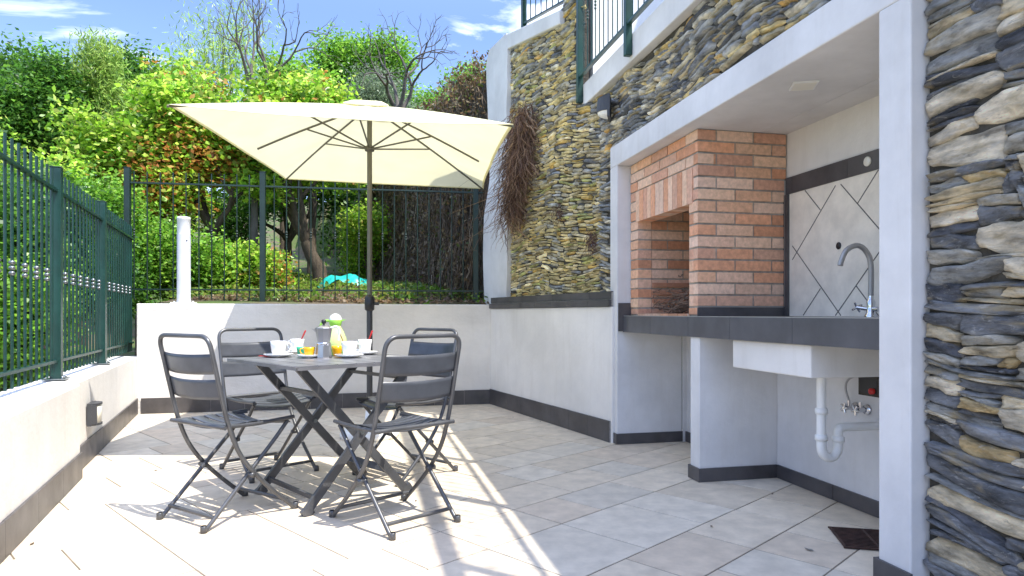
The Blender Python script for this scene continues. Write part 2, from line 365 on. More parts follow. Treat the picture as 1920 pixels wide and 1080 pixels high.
# right lower wall with tiled ledge
rw = thing('patio_wall', 'white rendered wall with dark tiled ledge at its top, left of the outdoor kitchen', 'wall')
RF = lambda s,t,z: RW(s, t, z)                       # s away from camera; n points left (towards the patio)
b = MB(); b.box(-.02, RWL, -.30, 0, -.05, .975, 0, RF); b.build('wall', plaster, rw, bevel=.006)
skirting(RF, .0, RWL-.012, 0, .155, rw, seed=7)
b = MB(); r_ = random.Random(2); s = 0.0
while s < RWL-.01:
    e = min(s+.30, RWL-.005); b.box(s+.0015, e-.0015, -.13, .016, .977, 1.026+r_.uniform(-.0006,.0006), 0, RF); b.box(s+.0015, e-.0015, -.135, -.004, 1.031, 1.086, 0, RF); s = e
b.box(.0, RWL-.006, -.14, -.008, .98, 1.08, 1, RF); b.build('ledge', [skirt, grout], rw)

# ------------------------------------------------------------------ stone walls
SLATE = [((.17,.185,.215),3),((.085,.095,.12),2.2),((.25,.265,.28),2.5),((.36,.355,.33),1.8),((.54,.48,.36),1.6),((.46,.36,.20),.6),((.62,.57,.47),2.0)]
YEL = [((.55,.47,.25),3),((.44,.39,.22),3),((.62,.55,.37),2),((.34,.32,.25),1.5),((.42,.43,.42),1.2),((.50,.36,.12),.8),((.38,.40,.17),1)]
GREYS = [((.21,.23,.27),3),((.32,.33,.34),2.5),((.12,.135,.165),1.6),((.43,.39,.29),1.6),((.50,.41,.22),1.2),((.57,.55,.49),.8),((.52,.34,.13),.4)]
def pick(rng, pal):
    t = rng.random()*sum(w_ for _, w_ in pal)
    for c, w_ in pal:
        t -= w_
        if t <= 0: return c
    return pal[-1][0]
def stones(name, mapf, U, Vh, du, dv, wr, hr, palf, depth, seed, parent, material, nx=9, ny=6, keep=None, over=1.10, warp=1.0, slope=0.0, smooth=False, big=0, umin=None, clipf=None):
    rng = random.Random(seed); nr = np.random.RandomState(seed)
    nu, nv = int(U/du), int(Vh/dv); occ = np.zeros((nu, nv), bool); VV = []; FF = []; CC = []; off = 0
    a = np.linspace(-1,1,nx); bb = np.linspace(-1,1,ny); A, B = np.meshgrid(a, bb); A = A.ravel(); B = B.ravel()
    edge = (np.abs(A) > .999)|(np.abs(B) > .999)
    id_ = np.arange(nx*ny).reshape(ny, nx); Q = np.stack([id_[:-1,:-1], id_[:-1,1:], id_[1:,1:], id_[1:,:-1]], -1).reshape(-1,4)
    for j in range(nv):
        for i in range(nu):
            if occ[i,j]: continue
            p = rng.randint(*wr); q = 1+int((hr-1)*rng.random()**1.5+.6)
            if p < 3 and q > 2: q = 2
            p = min(p, nu-i); q = min(q, nv-j)
            while p > 1 and occ[i:i+p, j].any(): p -= 1
            while q > 1 and occ[i:i+p, j:j+q].any(): q -= 1
            if big and rng.random() < big and i+6 < nu and j+6 < nv:
                p = rng.randint(5,6); q = rng.randint(4,6)
                while p > 1 and occ[i:i+p, j:j+q].any(): p -= 1
            occ[i:i+p, j:j+q] = True
            uc = (i+p/2)*du; vc = (j+q/2)*dv; hw = p*du/2*over; hh = q*dv/2*over*1.08
            if keep and not keep(uc, vc): continue
            k1 = rng.uniform(.02,.20); k2 = rng.uniform(.05,.50); shr = rng.uniform(-.35,.35); tap = rng.uniform(-.35,.35)
            x = A*np.sqrt(1-B*B*k1); y = B*np.sqrt(1-A*A*k2)
            ph = nr.rand(4)*6.28; y = y+.12*np.sin(A*2.6+ph[0])*(.4+.6*np.abs(B))+.07*np.sin(A*6+ph[1])*B; x = x+.05*np.sin(B*2.5+ph[2])+shr*B*hh/hw*2; y = y*(1+tap*A)
            tilt = rng.gauss(0, .055)+slope; u = uc+hw*x; v = vc+hh*y+tilt*hw*x
            sz = min(hw, hh*2.5); dmax = depth*rng.uniform(.45, 1.0)
            rr = np.maximum(np.abs(A)**(6+4*rng.random()), np.abs(B)**rng.uniform(2.5,6))
            wv = dmax*(1-.7*rr)+rng.gauss(0,.12)*depth*A+rng.gauss(0,.18)*depth*B
            fz = rng.uniform(2,5); wv = wv+depth*.13*np.floor(((y*.5+.5)*fz+A*rng.uniform(-.6,.6)+.25*np.sin(A*5+ph[0])))/fz*rng.choice((-1,1))*2
            wv = wv+depth*.12*np.sin(A*5+ph[3]+B*3)+depth*.10*nr.randn(len(A))*(.45)
            wv = np.where(edge, -.02, np.maximum(wv, .002))
            wu = .035*np.sin(1.9*u+.7+seed)+.02*np.sin(5.1*u+2.3*v+1.3)+.008*np.sin(13*u+4*v)
            v = v+warp*wu; u = u+warp*(.012*np.sin(6*v+2*u))
            if umin is not None: u = np.maximum(u, umin)
            if clipf: v = clipf(uc, v)
            VV.append(np.stack(mapf(u, v, wv), -1) ); FF.append(Q+off); off += len(A)
            c = (np.array((1.5,1.42,1.25)) if 'near' not in material.name else np.array((1.3,1.22,1.10)))*np.array((.60,.55,.45) if big and q > 4 else pick(rng, palf(uc, vc, rng)))*rng.uniform(.8,1.18)
            CC.append(np.tile(c, (len(A),1)))
    o = npmesh(name, np.concatenate(VV), np.concatenate(FF), material, np.concatenate(CC), parent, smooth=smooth)
    return o
sw = thing('stone_wall', 'tall wall of yellowish rough stones beyond the kitchen niche with a pale rendered end pier', 'wall')
def WAf(s, t, z): return WA(s, -t, z)                # t>0 behind the face
b = MB(); lenA = math.hypot(A1[0]-A0[0], A1[1]-A0[1])
def topA(s): return 3.36+ (3.56-3.36)*((s-.6)/(lenA-.6))
dx, dy = (WA(1,0,0)[0]-WA(0,0,0)[0]), (WA(1,0,0)[1]-WA(0,0,0)[1])
def mapA(u, v, w_): return (A0[0]+dx*u-dy*w_, A0[1]+dy*u+dx*w_, .9+v)
# (-dy,dx) is the left normal: towards the patio
def palA(u, v, rng):
    if v < 1.3-.45*(lenA-u)+rng.uniform(-.25,.25)+.65: return YEL if rng.random() < .92 else GREYS
    return YEL if rng.random() < .52 else GREYS
stones('stones', mapA, lenA+.02, 2.75, .034, .0128, (2,9), 3, palA, .024, 11, sw, stone_m, over=1.0, keep=lambda u, v: v+.9 < (topA(u) if u > .62 else (3.62 if u > .36 else 2.62)) , nx=9, ny=6)
b.box(.0, .35, .0, .40, .9, 2.585, 0, WAf); b.box(.35, lenA+.1, .0, .09, .9, 3.42, 0, WAf); b.box(.60, lenA+.1, .09, .40, .9, 3.42, 0, WAf); b.box(.35, .60, .003, .07, 3.42, 5.0, 0, WAf)
b.build('core', stone_mortar, sw)
b = MB()                                             # coping slopes a little, pier at the far end with a wavy edge
q = []
for (s_, z0, z1) in ((.60, 3.37, 3.49), (lenA+.02, 3.56, 3.715)):
    q.append((s_, z0, z1))
(sa_, a0, a1), (sb_, b0, b1) = q
P8 = [WAf(sa_, -.05, a0), WAf(sb_, -.05, b0), WAf(sb_, .42, b0), WAf(sa_, .42, a0), WAf(sa_, -.05, a1), WAf(sb_, -.05, b1), WAf(sb_, .42, b1), WAf(sa_, .42, a1)]
b.hexa([P8[i] for i in (0,1,2,3,4,5,6,7)]); b.build('coping', plaster_cool, sw, bevel=.01)
b = MB(); zz = np.linspace(1.0, 3.72, 40); prof = []
for z in zz:
    e0 = lenA-.01+.012*math.sin(z*7)+.008*math.sin(z*17+1); e1 = lenA+.62-.16*max(0,min(1,(z-2.0)/.35))+.02*math.sin(z*5)
    if z > 2.35: e1 += .10*max(0,min(1,(z-2.9)/.5))
    if z > 3.62: e1 -= (z-3.62)*1.0
    prof.append((e0, e1, z))
vs = []
for e0, e1, z in prof: vs += [WAf(e0,-.052,z), WAf(e1,-.052,z), WAf(e1,.40,z), WAf(e0,.40,z)]
fs = []
for i in range(len(prof)-1):
    for j in range(4): fs.append((i*4+j, i*4+(j+1)%4, i*4+4+(j+1)%4, i*4+4+j))
fs.append((3,2,1,0)); n4 = (len(prof)-1)*4; fs.append((n4,n4+1,n4+2,n4+3)); b.add(vs, fs); b.build('end_pier', plaster_cool, sw)

# wall over the kitchen: slates, runs to the right of the frame as well
sb = thing('stone_wall', 'grey and ochre slate wall above the kitchen opening carrying the terrace', 'wall')
t0 = .03
def mapB(s_off):
    return lambda u, v, w_: (OX+(s_off+u)*sn+(t0-w_)*cs, OY-(s_off+u)*cs+(t0-w_)*sn, v)
sB0 = -.42
stones('stones', lambda u,v,w_: mapB(sB0)(u, v+.9, w_), 3.3, 1.76, .038, .0128, (2,8), 3, lambda u,v,r: GREYS if r.random() < .72 else SLATE, .026, 21, sb, stone_m, over=1.02,
       keep=lambda u, v: ((v+.9 > 2.125 or u+sB0 < -.18) and v+.9 < 2.60), clipf=lambda uc, v: np.clip(v, (1.231 if uc+sB0 > -.18 else 0), 1.69))
b = MB(); b.box(sB0, -.13, t0+.005, t0+.3, .9, 2.62, 0, K); b.box(-.13, 2.9, t0+.005, t0+.3, 2.12, 2.62, 0, K); b.build('core', stone_mortar, sb)
sn_w = thing('stone_wall', 'near wall of large dark blue slates and cream stones to the right of the white post', 'wall')
NS = 2.60; t0n = .068
def palN(u, v, rng): return SLATE
stones('stones', lambda u,v,w_: (OX+(NS+u)*sn+(t0n-w_)*cs, OY-(NS+u)*cs+(t0n-w_)*sn, v-.02), 1.55, 2.68, .045, .0155, (3,10), 4, palN, .026, 33, sn_w, stone_near, nx=28, ny=12, over=1.07, warp=.8, big=.07, umin=.004)
b = MB(); b.box(NS-.001, NS+3.2, t0n+.004, t0n+.4, 0, 2.62, 0, K); b.build('core', stone_mortar, sn_w)

# ------------------------------------------------------------------ terrace slab, house behind, railings
te = thing('terrace', 'pale concrete terrace slab edge above the slate wall, under the railing', 'terrace')
b = MB(); b.box(-.70, 6.2, -.03, 1.5, 2.592, 2.765, 0, K); b.box(-.66, 6.2, .02, 1.49, 2.766, 2.80, 0, K); b.build('slab', plaster_cool, te, bevel=.006)
ho = thing('house', 'white rendered house wall seen through the terrace railing', 'house')
b = MB(); b.box(-5.25, 6.2, 1.52, 5.5, 2.2, 6.15, 0, K); b.build('wall', white_wall, ho)
b = MB(); b.box(-.95, -.73, .08, 1.519, 2.60, 5.2, 0, K); b.build('end_wall', white_wall, ho)
b = MB(); b.box(.4, 1.3, 1.49, 1.519, 2.80, 4.9, 0, K); b.build('door', grey_pl, ho)

def collar(b, p, r, mi=1):
    x, y, z = p
    for dz in (-.026, 0, .026): b.lathe((x,y,z+dz), [(r*.6,-.012),(r*1.7,-.007),(r*2.1,0),(r*1.7,.007),(r*.6,.012)], 8, mi)
def railing(name, label, pts, posts, z_of, bar_step, zb0, zb1, zr, post_z, collar_z, group=None, bars_r=.007, post_w=.045, mt=None, cat='railing', spear=0, flat=False, collar_m=None, tops=None):
    root = thing(name, label, cat)
    a = Vector((*pts[0],0)); e = Vector((*pts[1],0)); d = (e-a); Lg = d.length; d.normalize()
    Z = z_of
    for s_ in posts:
        p = a+d*s_; b = MB(); hz0, hz1 = post_z
        if tops and s_ in tops: hz1 = tops[s_]
        b.bar((p.x,p.y,Z(s_)+hz0),(p.x,p.y,Z(s_)+hz1), post_w, post_w, (d.x,d.y,0)); 
        b.bar((p.x,p.y,Z(s_)+hz1),(p.x,p.y,Z(s_)+hz1+.006), post_w*1.1, post_w*1.1, (d.x,d.y,0))
        b.build('post', mt, root, bevel=.004)
        if name.startswith('fence') or name.endswith('fence'):
            b = MB(); b.bar((p.x,p.y,Z(s_)+hz0),(p.x,p.y,Z(s_)+hz0+.007), .12, .12, (d.x,d.y,0))
            for sx in (-.04,.04):
                q = p+d*sx+Vector((-d.y,d.x,0))*-.04; b.lathe((q.x,q.y,Z(s_)+hz0+.006), [(.008,0),(.008,.014),(0,.016)], 6)
            b.build('base_plate', steel, root)
    for z in zr:
        b = MB(); p = a; q = e; wz = .08 if (name == 'terrace_railing' and z == max(zr)) else .030; b.bar((p.x,p.y,Z(0)+z),(q.x,q.y,Z(Lg)+z), wz, .016 if wz < .05 else .03); b.build('rail', mt, root)
    k = 0; s_ = bar_step*.5
    while s_ < Lg:
        if min(abs(s_-x) for x in posts) > post_w*.75:
            p = a+d*s_; b = MB()
            pz0, pz1 = (p.x,p.y,Z(s_)+zb0), (p.x,p.y,Z(s_)+zb1)
            b.tube([pz0, pz1], bars_r, 6)
            if k % 2 == 0 and collar_z: collar(b, (p.x,p.y,Z(s_)+collar_z), bars_r)
            b.build('bar', [mt, collar_m or mt], root)
        k += 1; s_ += bar_step
    return root
# left fence on the left wall: line X=-1.156-.393Y
f0 = (-1.156-.393*.4, .4); f1 = (-1.156-.393*6.55, 6.55)
dd = math.hypot(f1[0]-f0[0], f1[1]-f0[1]); sc_ = dd/(6.55-.4)
railing('metal_fence', 'dark green bar fence with collar ornaments standing on the left patio wall', (f0, f1), [(Y-.4)*sc_ for Y in (1.35, 2.66, 3.98, 5.2)], lambda s: .532, .1, .028, 1.245, (.11, 1.125), (0, 1.262), .615, mt=green_paint, cat='fence', bars_r=.0072, post_w=.058, collar_m=steel)
g0 = (-3.87, 6.71); g1 = (-.32, 7.29)
railing('metal_fence', 'green bar fence on the wall behind the table with trees beyond', (g0, g1), [0.0, 1.30, 3.52], lambda s: 1.0, .123, .07, 1.36, (.17, 1.245), (-.46, 1.39), .745, mt=green_dark, cat='fence', bars_r=.0065, post_w=.055, collar_m=green_dark)
# terrace railing over the kitchen
pa = K(-.70, -.055, 0); pb = K(5.2, -.055, 0)
railing('terrace_railing', 'dark green railing with thin bars fixed to the front of the terrace slab', (pa[:2], pb[:2]), [.025, 1.03, 2.03, 3.03, 4.03, 5.03], lambda s: 2.62, .089, .205, 1.02, (.205, 1.02), (0, 1.05), .62, mt=green_paint, bars_r=.0045, post_w=.045)
pa = WAf(.66, .10, 0); pb = WAf(lenA-.06, .10, 0)
railing('parapet_railing', 'green railing of thin bars on the sloping coping against the sky', (pb[:2], pa[:2]), [0.02, 1.05], lambda s: 3.70-.21*s/1.3, .115, .11, 1.0, (.11, 1.0), (-.05, 1.03), 0, mt=green_paint, bars_r=.006, post_w=.045)

# ------------------------------------------------------------------ outdoor kitchen niche
ki = thing('outdoor_kitchen', 'open masonry kitchen niche with white surround and dark tiled worktop', 'outdoor kitchen')
S1 = 2.456; LT = 1.975
b = MB(); b.box(-.137, 0, 0, .5, -.01, LT, 0, K); b.box(S1, S1+.14, 0, .5, -.01, LT, 0, K)
b.box(-.137, S1+.14, 0, .5, LT, 2.128, 0, K)
b.build('surround', plaster_cool, ki, bevel=.006)
b = MB(); b.box(.001, .012, .50, .9, -.01, LT, 0, K); b.box(.0, S1, .53, .60, -.01, .80, 0, K); b.build('lower_wall', plaster_cool, ki)
b = MB(); b.box(.0, S1+.05, .67, .75, .80, LT+.02, 0, K); b.box(S1+.002, S1+.05, .5, .67, .80, LT+.02, 0, K); b.box(-.04, .004, .499, .67, .80, LT+.02, 0, K); b.build('back_wall', plaster, ki)
b = MB(); b.box(-.03, S1+.03, .499, .70, LT, LT+.1, 0, K); b.build('ceiling', plaster_cool, ki)
b = MB(); b.box(.99, 1.095, .05, .53, 0, .797, 0, K); b.build('support_wall', plaster_cool, ki, bevel=.004)
# skirting of the niche
b = MB()
b.box(.0, .010, -.003, .53, .002, .075, 0, K); b.box(-.14, .010, -.010, -.001, .002, .075, 0, K)
for (x0, x1) in ((.98, 1.105),): b.box(x0, x1, .040, .049, .002, .075, 0, K)
b.box(1.096, 1.105, .0495, .522, .002, .075, 0, K); b.box(.98, .989, .0495, .522, .002, .075, 0, K)
s = 1.107
while s < S1-.01:
    e = min(s+.46, S1); b.box(s, e-.004, .519, .529, .002, .075, 0, K); s = e
b.box(.012, .978, .519, .529, .002, .075, 0, K)
b.box(S1-.012, S1+.15, -.011, -.001, .002, .075, 0, K); b.box(S1-.011, S1-.001, .0, .5, .002, .075, 0, K)
b.build('skirting', skirt, ki)
# worktop
b = MB(); r_ = random.Random(5)
cuts = [.006, .10, .47, .98, 1.42, 1.92, S1-.004]
for i in range(len(cuts)-1):
    b.box(cuts[i]+.0015, cuts[i+1]-.0015, .040, .052, .795, .907, 0, K)
b.box(.004, S1-.003, .0425, .665, .797, .904, 1, K)
s = .006
while s < S1-.01:
    e = min(s+.30, S1-.004)
    for (ta, tb) in ((.0535,.345),(.348,.664)): b.box(s+.0015, e-.0015, ta, tb, .9045, .909, 0, K)
    s = e
b.bar(K(.006,.047,.9085), K(S1-.004,.047,.9085), .010, .005, mi=2)
b.build('worktop', [counter_m, grout, brushed], ki)
b = MB(); b.box(.0125, .018, .003, .097, .80, 1.0, 0, K); b.build('side_tile', skirt, ki)
# sink basin under the worktop: hollow box
sb0 = (4.718+.04-3.38)/.9763; sb1 = sb0+.60
b = MB(); b.box(sb0, sb1, .062, .52, .655, .794, 0, K); b.build('sink_basin', plaster, ki, bevel=.006)
# tile panel on the back wall with joint lines, dark border
def wp(px, py, t=.67):
    k = 1.7896+1.0243*t; r = (px-960)/1250; Y = k/(r+.2217); return ((OY+t*sn-Y)/cs, H+(588-py)*Y/1250)
PS0, PS1 = 1.02, S1
tp = MB(); tp.box(PS0, PS1, .660, .669, .91, 1.617, 0, K); 
A_ = wp(1497,473); C_ = wp(1574,340); F_ = wp(1575,588); B_ = wp(1541.6,394); E_ = wp(1541.6,541)
h_ = C_[1]-A_[1]
def joint(s0, z0, s1, z1):
    # clip to panel
    pts = []
    for k in range(61):
        q = k/60; s_ = s0+(s1-s0)*q; z_ = z0+(z1-z0)*q
        if PS0+.002 < s_ < PS1-.002 and .912 < z_ < 1.616: pts.append((s_, z_))
    if len(pts) > 1:
        (a, za), (c, zc) = pts[0], pts[-1]; tp.bar(K(a,.6597,za), K(c,.6597,zc), .0055, .0015, up=(-cs,-sn,0), mi=1)
ax, az = A_
for k in range(-3, 5):
    joint(ax-1.2+k*2*h_, az-1.2, ax+1.2+k*2*h_, az+1.2) if k in (0,1,2,-1) else None
    joint(ax-1.2+k*2*h_, az+1.2, ax+1.2+k*2*h_, az-1.2) if k in (0,1,2,-1) else None
bx_, bz_ = B_; joint(bx_, bz_, bx_-.3, bz_+.3); ex_, ez_ = E_; joint(ex_, ez_, ex_-.3, ez_-.3)
cx2 = ax+2*h_
joint(cx2-.2, az+.2+.0, cx2-.2+.3, az+.2+.3); joint(cx2-.21, az-.21, cx2-.21+.3, az-.21-.3)
tpo = tp.build('tile_panel', [wtile, grout_dark], ki)
b = MB(); s = .60
while s < S1:
    e = min(s+.45, S1); b.box(s+.001, e-.001, .655, .6695, 1.617, 1.714, 0, K); s = e
b.box(PS0-.045, PS0-.001, .645, .669, .910, 1.615, 0, K)
b.build('border', skirt, tpo)
hx, hz = wp(1576,461); b = MB(); p = K(hx, .6595, hz); b.lathe(p, [(.019,0),(.019,.002),(.0,.002)], 16, axis=(-cs,-sn,0)); b.build('pipe_hole', black_pl, tpo)
hx, hz = wp(1632,303); b = MB(); p = K(hx, .6545, hz); b.lathe(p, [(.024,0),(.024,.004),(.020,.007),(0,.008)], 20, axis=(-cs,-sn,0))
o = b.build('wall_cap', frost, ki)
# stains low on the wall are in the plaster; ceiling lamp
lx, ly = 1.339, 3.06
cl = thing('ceiling_light', 'small square pale lamp set in the niche ceiling', 'ceiling light', (lx, ly, LT), -TH)
b = MB(); b.box(-.055,.055,-.055,.055,-.008,-.0005); b.build('frame', white_pl, cl); b = MB(); b.box(-.047,.047,-.047,.047,-.0100,-.0082); b.build('diffuser', frost, cl)

# ------------------------------------------------------------------ brick barbecue
bq = thing('brick_barbecue', 'orange brick barbecue with an open fire chamber standing on the dark worktop', 'barbecue')
BT = .0965; BS = .986; rowh = .0674; z0b = LT-15*rowh; BB = .66
BR = [(.78,.45,.28),(.76,.38,.22),(.80,.52,.35),(.70,.41,.28),(.80,.53,.37),(.77,.48,.32),(.82,.56,.41),(.78,.50,.35),(.62,.30,.17),(.66,.36,.24)]
def bcol(r, k=0):
    c = r.choice(BR); t = r.uniform(.92,1.08); return (c[0]*t, c[1]*t, c[2]*t)
def course(b, a0, a1, off, z, fn, r, h=rowh, ln=.235, gap=.011):
    s_ = a0-off
    while s_ < a1:
        e = s_+ln; x0, x1 = max(s_, a0), min(e, a1)
        if a1-x1 < .03: x1 = a1
        if x1-x0 > .03: fn(b, x0+(gap/2 if x0 > a0 else 0), x1-(gap/2 if x1 < a1 else 0), z+gap/2, z+h-gap/2, bcol(r))
        s_ = e
rb = random.Random(8)
# side wall seen from the camera
b = MB(); fs_side = lambda b, x0, x1, za, zc, c: b.box(BS-.05, BS+rb.uniform(-.0015,.0015), x0, x1, za, zc, 0, lambda s,t,z: K(s,t,z), col=c)
for k in range(15): course(b, BT+.001 if k % 2 else BT+.001, BB, .0 if k % 2 else .118, z0b+k*rowh, fs_side, rb)
b.box(BS-.11, BS-.006, BT+.0065, BB, .911, LT-.001, 1, K); b.build('side_wall', [brick_m, mortar_m], bq)
b = MB(); b.box(BS-.002, BS+.008, BT-.002, BB, .9095, z0b-.004, 0, K); b.box(BS-.002,BS+.006, BB-.001, BB+.012, .9095, 1.70, 0, K); b.build('base_strip', skirt, bq)
b = MB(); b.bar(K(BS+.008,BT,z0b), K(BS+.008,BB-.02,z0b), .004,.006); b.bar(K(BS+.007,BB-.012,z0b), K(BS+.007,BB-.012,1.70), .006,.006); b.build('metal_trim', brushed, bq)
# front: jambs, soldier course, top courses
OS0, OS1, OZ = .142, .885, 1.56
b = MB(); fr = lambda b, x0, x1, za, zc, c: b.box(x0, x1, BT+rb.uniform(-.001,.002), BT+.1, za, zc, 0, K, col=c)
for k in range(15):
    z = z0b+k*rowh
    if z+rowh < 1.60:
        course(b, .014, OS0, 0 if k % 2 else .11, z, fr, rb); course(b, OS1, BS-.001, .0 if k%2 else .05, z, fr, rb)
    elif z > 1.755: course(b, .014, BS-.001, .0 if k % 2 else .118, z, fr, rb)
    else: course(b, .014, OS0-.03, 0, z, fr, rb); course(b, OS1+.045, BS-.001, 0, z, fr, rb)
course(b, .014, OS0, .0, .915, fr, rb, h=z0b-.917); course(b, OS1, BS-.001, .0, .915, fr, rb, h=z0b-.917)
b.box(.013, OS0-.002, BT+.007, BT+.099, .911, LT-.001, 1, K); b.box(OS1+.002, BS-.053, BT+.007, BT+.099, .911, LT-.001, 1, K); b.box(OS0-.003, OS1+.003, BT+.0075, BT+.0985, OZ+.004, LT-.001, 1, K)
b.build('front_wall', [brick_m, mortar_m], bq)
b = MB(); n = 13; a0, a1 = OS0-.03, OS1+.045; wd = (a1-a0)/n
for k in range(n): b.box(a0+k*wd+.003, a0+(k+1)*wd-.003, BT-.004+rb.uniform(-.001,.001), BT+.104, OZ, 1.766, 0, K, col=bcol(rb))
b.build('soldier_course', brick_m, bq)
# fire chamber
b = MB()
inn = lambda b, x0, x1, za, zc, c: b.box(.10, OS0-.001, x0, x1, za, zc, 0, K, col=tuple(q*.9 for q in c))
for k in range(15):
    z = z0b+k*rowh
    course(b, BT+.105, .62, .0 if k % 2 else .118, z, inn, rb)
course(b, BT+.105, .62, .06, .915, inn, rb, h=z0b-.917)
b.box(.03, OS0-.008, BT+.102, .62, .911, LT-.002, 1, K)
for z in (1.00, 1.055, 1.11): b.box(.10, OS0+.018, BT+.107, .60, z, z+.028, 0, K, col=(.45,.22,.13))
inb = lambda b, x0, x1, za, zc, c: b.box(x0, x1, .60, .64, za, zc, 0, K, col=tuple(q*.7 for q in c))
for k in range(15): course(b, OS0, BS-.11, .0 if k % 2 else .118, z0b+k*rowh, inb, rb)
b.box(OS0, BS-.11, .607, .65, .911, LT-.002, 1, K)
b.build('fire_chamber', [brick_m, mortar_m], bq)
b = MB(); s_ = OS0
while s_ < OS1:
    b.box(s_+.002, min(s_+.118,OS1)-.002, BT-.002, .59, .9105, .925, 0, K, col=bcol(rb)); s_ += .12
b.build('hearth', brick_m, bq)

# thin stems helper: many polylines as 3-sided tubes
def stems(name, P, r0, r1, material, tint, parent=None):     # P (n,k,3)
    n, k, _ = P.shape; d = np.gradient(P, axis=1); d /= np.linalg.norm(d, axis=2, keepdims=True)+1e-9
    ref = np.array([.31,.85,.42]); a = np.cross(d, ref); a /= np.linalg.norm(a, axis=2, keepdims=True)+1e-9; c = np.cross(d, a)
    rad = np.linspace(1,0,k)[None,:,None]; R = r0[:,None,None]*rad+r1[:,None,None]*(1-rad)
    V = np.stack([P+R*(a*math.cos(t)+c*math.sin(t)) for t in (0, 2.094, 4.189)], 2)     # n,k,3,3
    V = V.reshape(-1,3); base = (np.arange(n)[:,None,None]*k+np.arange(k-1)[None,:,None])*3; j = np.arange(3)[None,None,:]; j2 = (j+1)%3
    F = np.stack([base+j, base+j2, base+3+j2, base+3+j], -1).reshape(-1,4)
    T = np.repeat(tint, k*3, axis=0)
    return npmesh(name, V, F, material, T, parent, smooth=True)
def leaves(name, C, size, tint, material, rs, parent=None, aspect=.5, up=.3, droop=0):
    n = len(C); d = rs.randn(n,3); d[:,2] = d[:,2]*.6-droop; d /= np.linalg.norm(d, axis=1, keepdims=True)
    e = rs.randn(n,3); e[:,2] += up*0; nn = rs.randn(n,3)*.8; nn[:,2] = np.abs(nn[:,2])+up*2
    e = np.cross(d, nn); e /= np.linalg.norm(e, axis=1, keepdims=True)+1e-9
    nrm = np.cross(d, e); s_ = (size*(.6+.8*rs.rand(n)))[:,None]
    V = np.stack([C-d*s_*.5, C+e*s_*aspect*.5+d*s_*.02+nrm*s_*.08, C+d*s_*.55, C-e*s_*aspect*.5+d*s_*.02+nrm*s_*.08], 1).reshape(-1,3)
    F = np.arange(n*4).reshape(n,4); T = np.repeat(tint, 4, axis=0)
    return npmesh(name, V, F, material, T, parent)

rs = np.random.RandomState(5)
# twigs in the fire chamber
n = 230; P = np.zeros((n,5,3)); 
for i in range(n):
    th = rs.uniform(-.6,.9); c = np.array([.50+rs.randn()*.15, .30+rs.randn()*.07, .935+abs(rs.randn())*.075]); l = rs.uniform(.08,.2)
    dr = np.array([math.cos(th), math.sin(th)*.5, rs.uniform(-.15,.45)])
    for j in range(5):
        q = c+dr*l*(j/4-.5)+rs.randn(3)*.006; q[0] = min(max(q[0], OS0+.01), BS-.13); q[1] = min(max(q[1], BT+.01), .58); q[2] = max(q[2], .928); P[i,j] = K(*q)
o = stems('twig_pile', P, rs.uniform(.003,.006,n), rs.uniform(.001,.002,n), dry_m, np.array([[.16,.11,.08]])*rs.uniform(.6,1.5,(n,1)))
tag(o, 'heap of thin dry twigs inside the barbecue fire chamber', 'twigs')

# ------------------------------------------------------------------ tap, drain, valves
KK = lambda s,t,z: Vector(K(s,t,z))
def Ks(px, t): k = 1.7896+1.0243*t; Y = k/((px-960)/1250+.2217); return (OY+t*sn-Y)/cs
sF = Ks(1633, .58)
fa = thing('faucet', 'tall swan neck steel tap at the back of the worktop beside the white post', 'tap', K(sF,.58,.909), 0)
def rel(v): return Vector(v)-Vector(K(sF,.58,.909))
b = MB(); b.lathe(rel(K(sF,.58,.909)), [(.028,0),(.028,.008),(.02,.02),(.018,.05),(.020,.07),(.013,.085),(.013,.1)], 18); b.tube([rel(K(sF,.58,.945)), rel(K(sF+.05,.58,.945))], .011, 10); b.build('base', chrome, fa)
path = [rel(K(sF,.58,.99)), rel(K(sF,.58,1.15)), rel(K(sF-.005,.56,1.215)), rel(K(sF-.01,.515,1.245)), rel(K(sF-.015,.46,1.222)), rel(K(sF-.02,.435,1.17)), rel(K(sF-.02,.430,1.15))]
b = MB(); b.tube(smoothp(path, 6), .0125, 12); b.build('spout', brushed, fa)
b = MB(); c0 = rel(K(sF-.05,.545,.955)); b.tube([rel(K(sF,.58,.945)), c0], .009, 8)
for k in range(4):
    a_ = k*math.pi/2+.5; b.tube([c0, c0+Vector((math.cos(a_)*.026, -.004, math.sin(a_)*.026))], [.006,.0045], 6)
b.build('handle', chrome, fa)
sP = (4.718+.30*sn-2.93)/cs; 
dp = thing('drain_pipe', 'white plastic trap pipe below the sink basin', 'pipe', K(sP,.20,.28))
o0 = Vector(K(sP,.20,.28)); R_ = lambda s,t,z: Vector(K(s,t,z))-o0
tA = .20
b = MB(); b.tube([R_(sP,tA,.655), R_(sP,tA,.40)], .020, 14); b.build('down_pipe', white_pl, dp)
b = MB(); ub = [R_(sP,tA,.41)]+[R_(sP,tA+.042-.042*math.cos(a_), .345-.05*math.sin(a_)) for a_ in [math.pi*i/10 for i in range(11)]]+[R_(sP,tA+.084,.375)]
b.tube(ub, .021, 14, caps=True); b.build('trap_bend', white_pl, dp)
b = MB(); b.tube(fillet([R_(sP,tA+.084,.37), R_(sP,tA+.084,.425), R_(sP,.53,.425)], .035, 6), .019, 14); b.build('outlet_pipe', white_pl, dp)
for z, t in ((.50,tA),(.385,tA),(.375,tA+.084)):
    b = MB(); b.lathe(R_(sP,t,z), [(.02,-.014),(.0265,-.012),(.0265,.010),(.02,.014)], 16); b.build('collar', white_pl, dp)
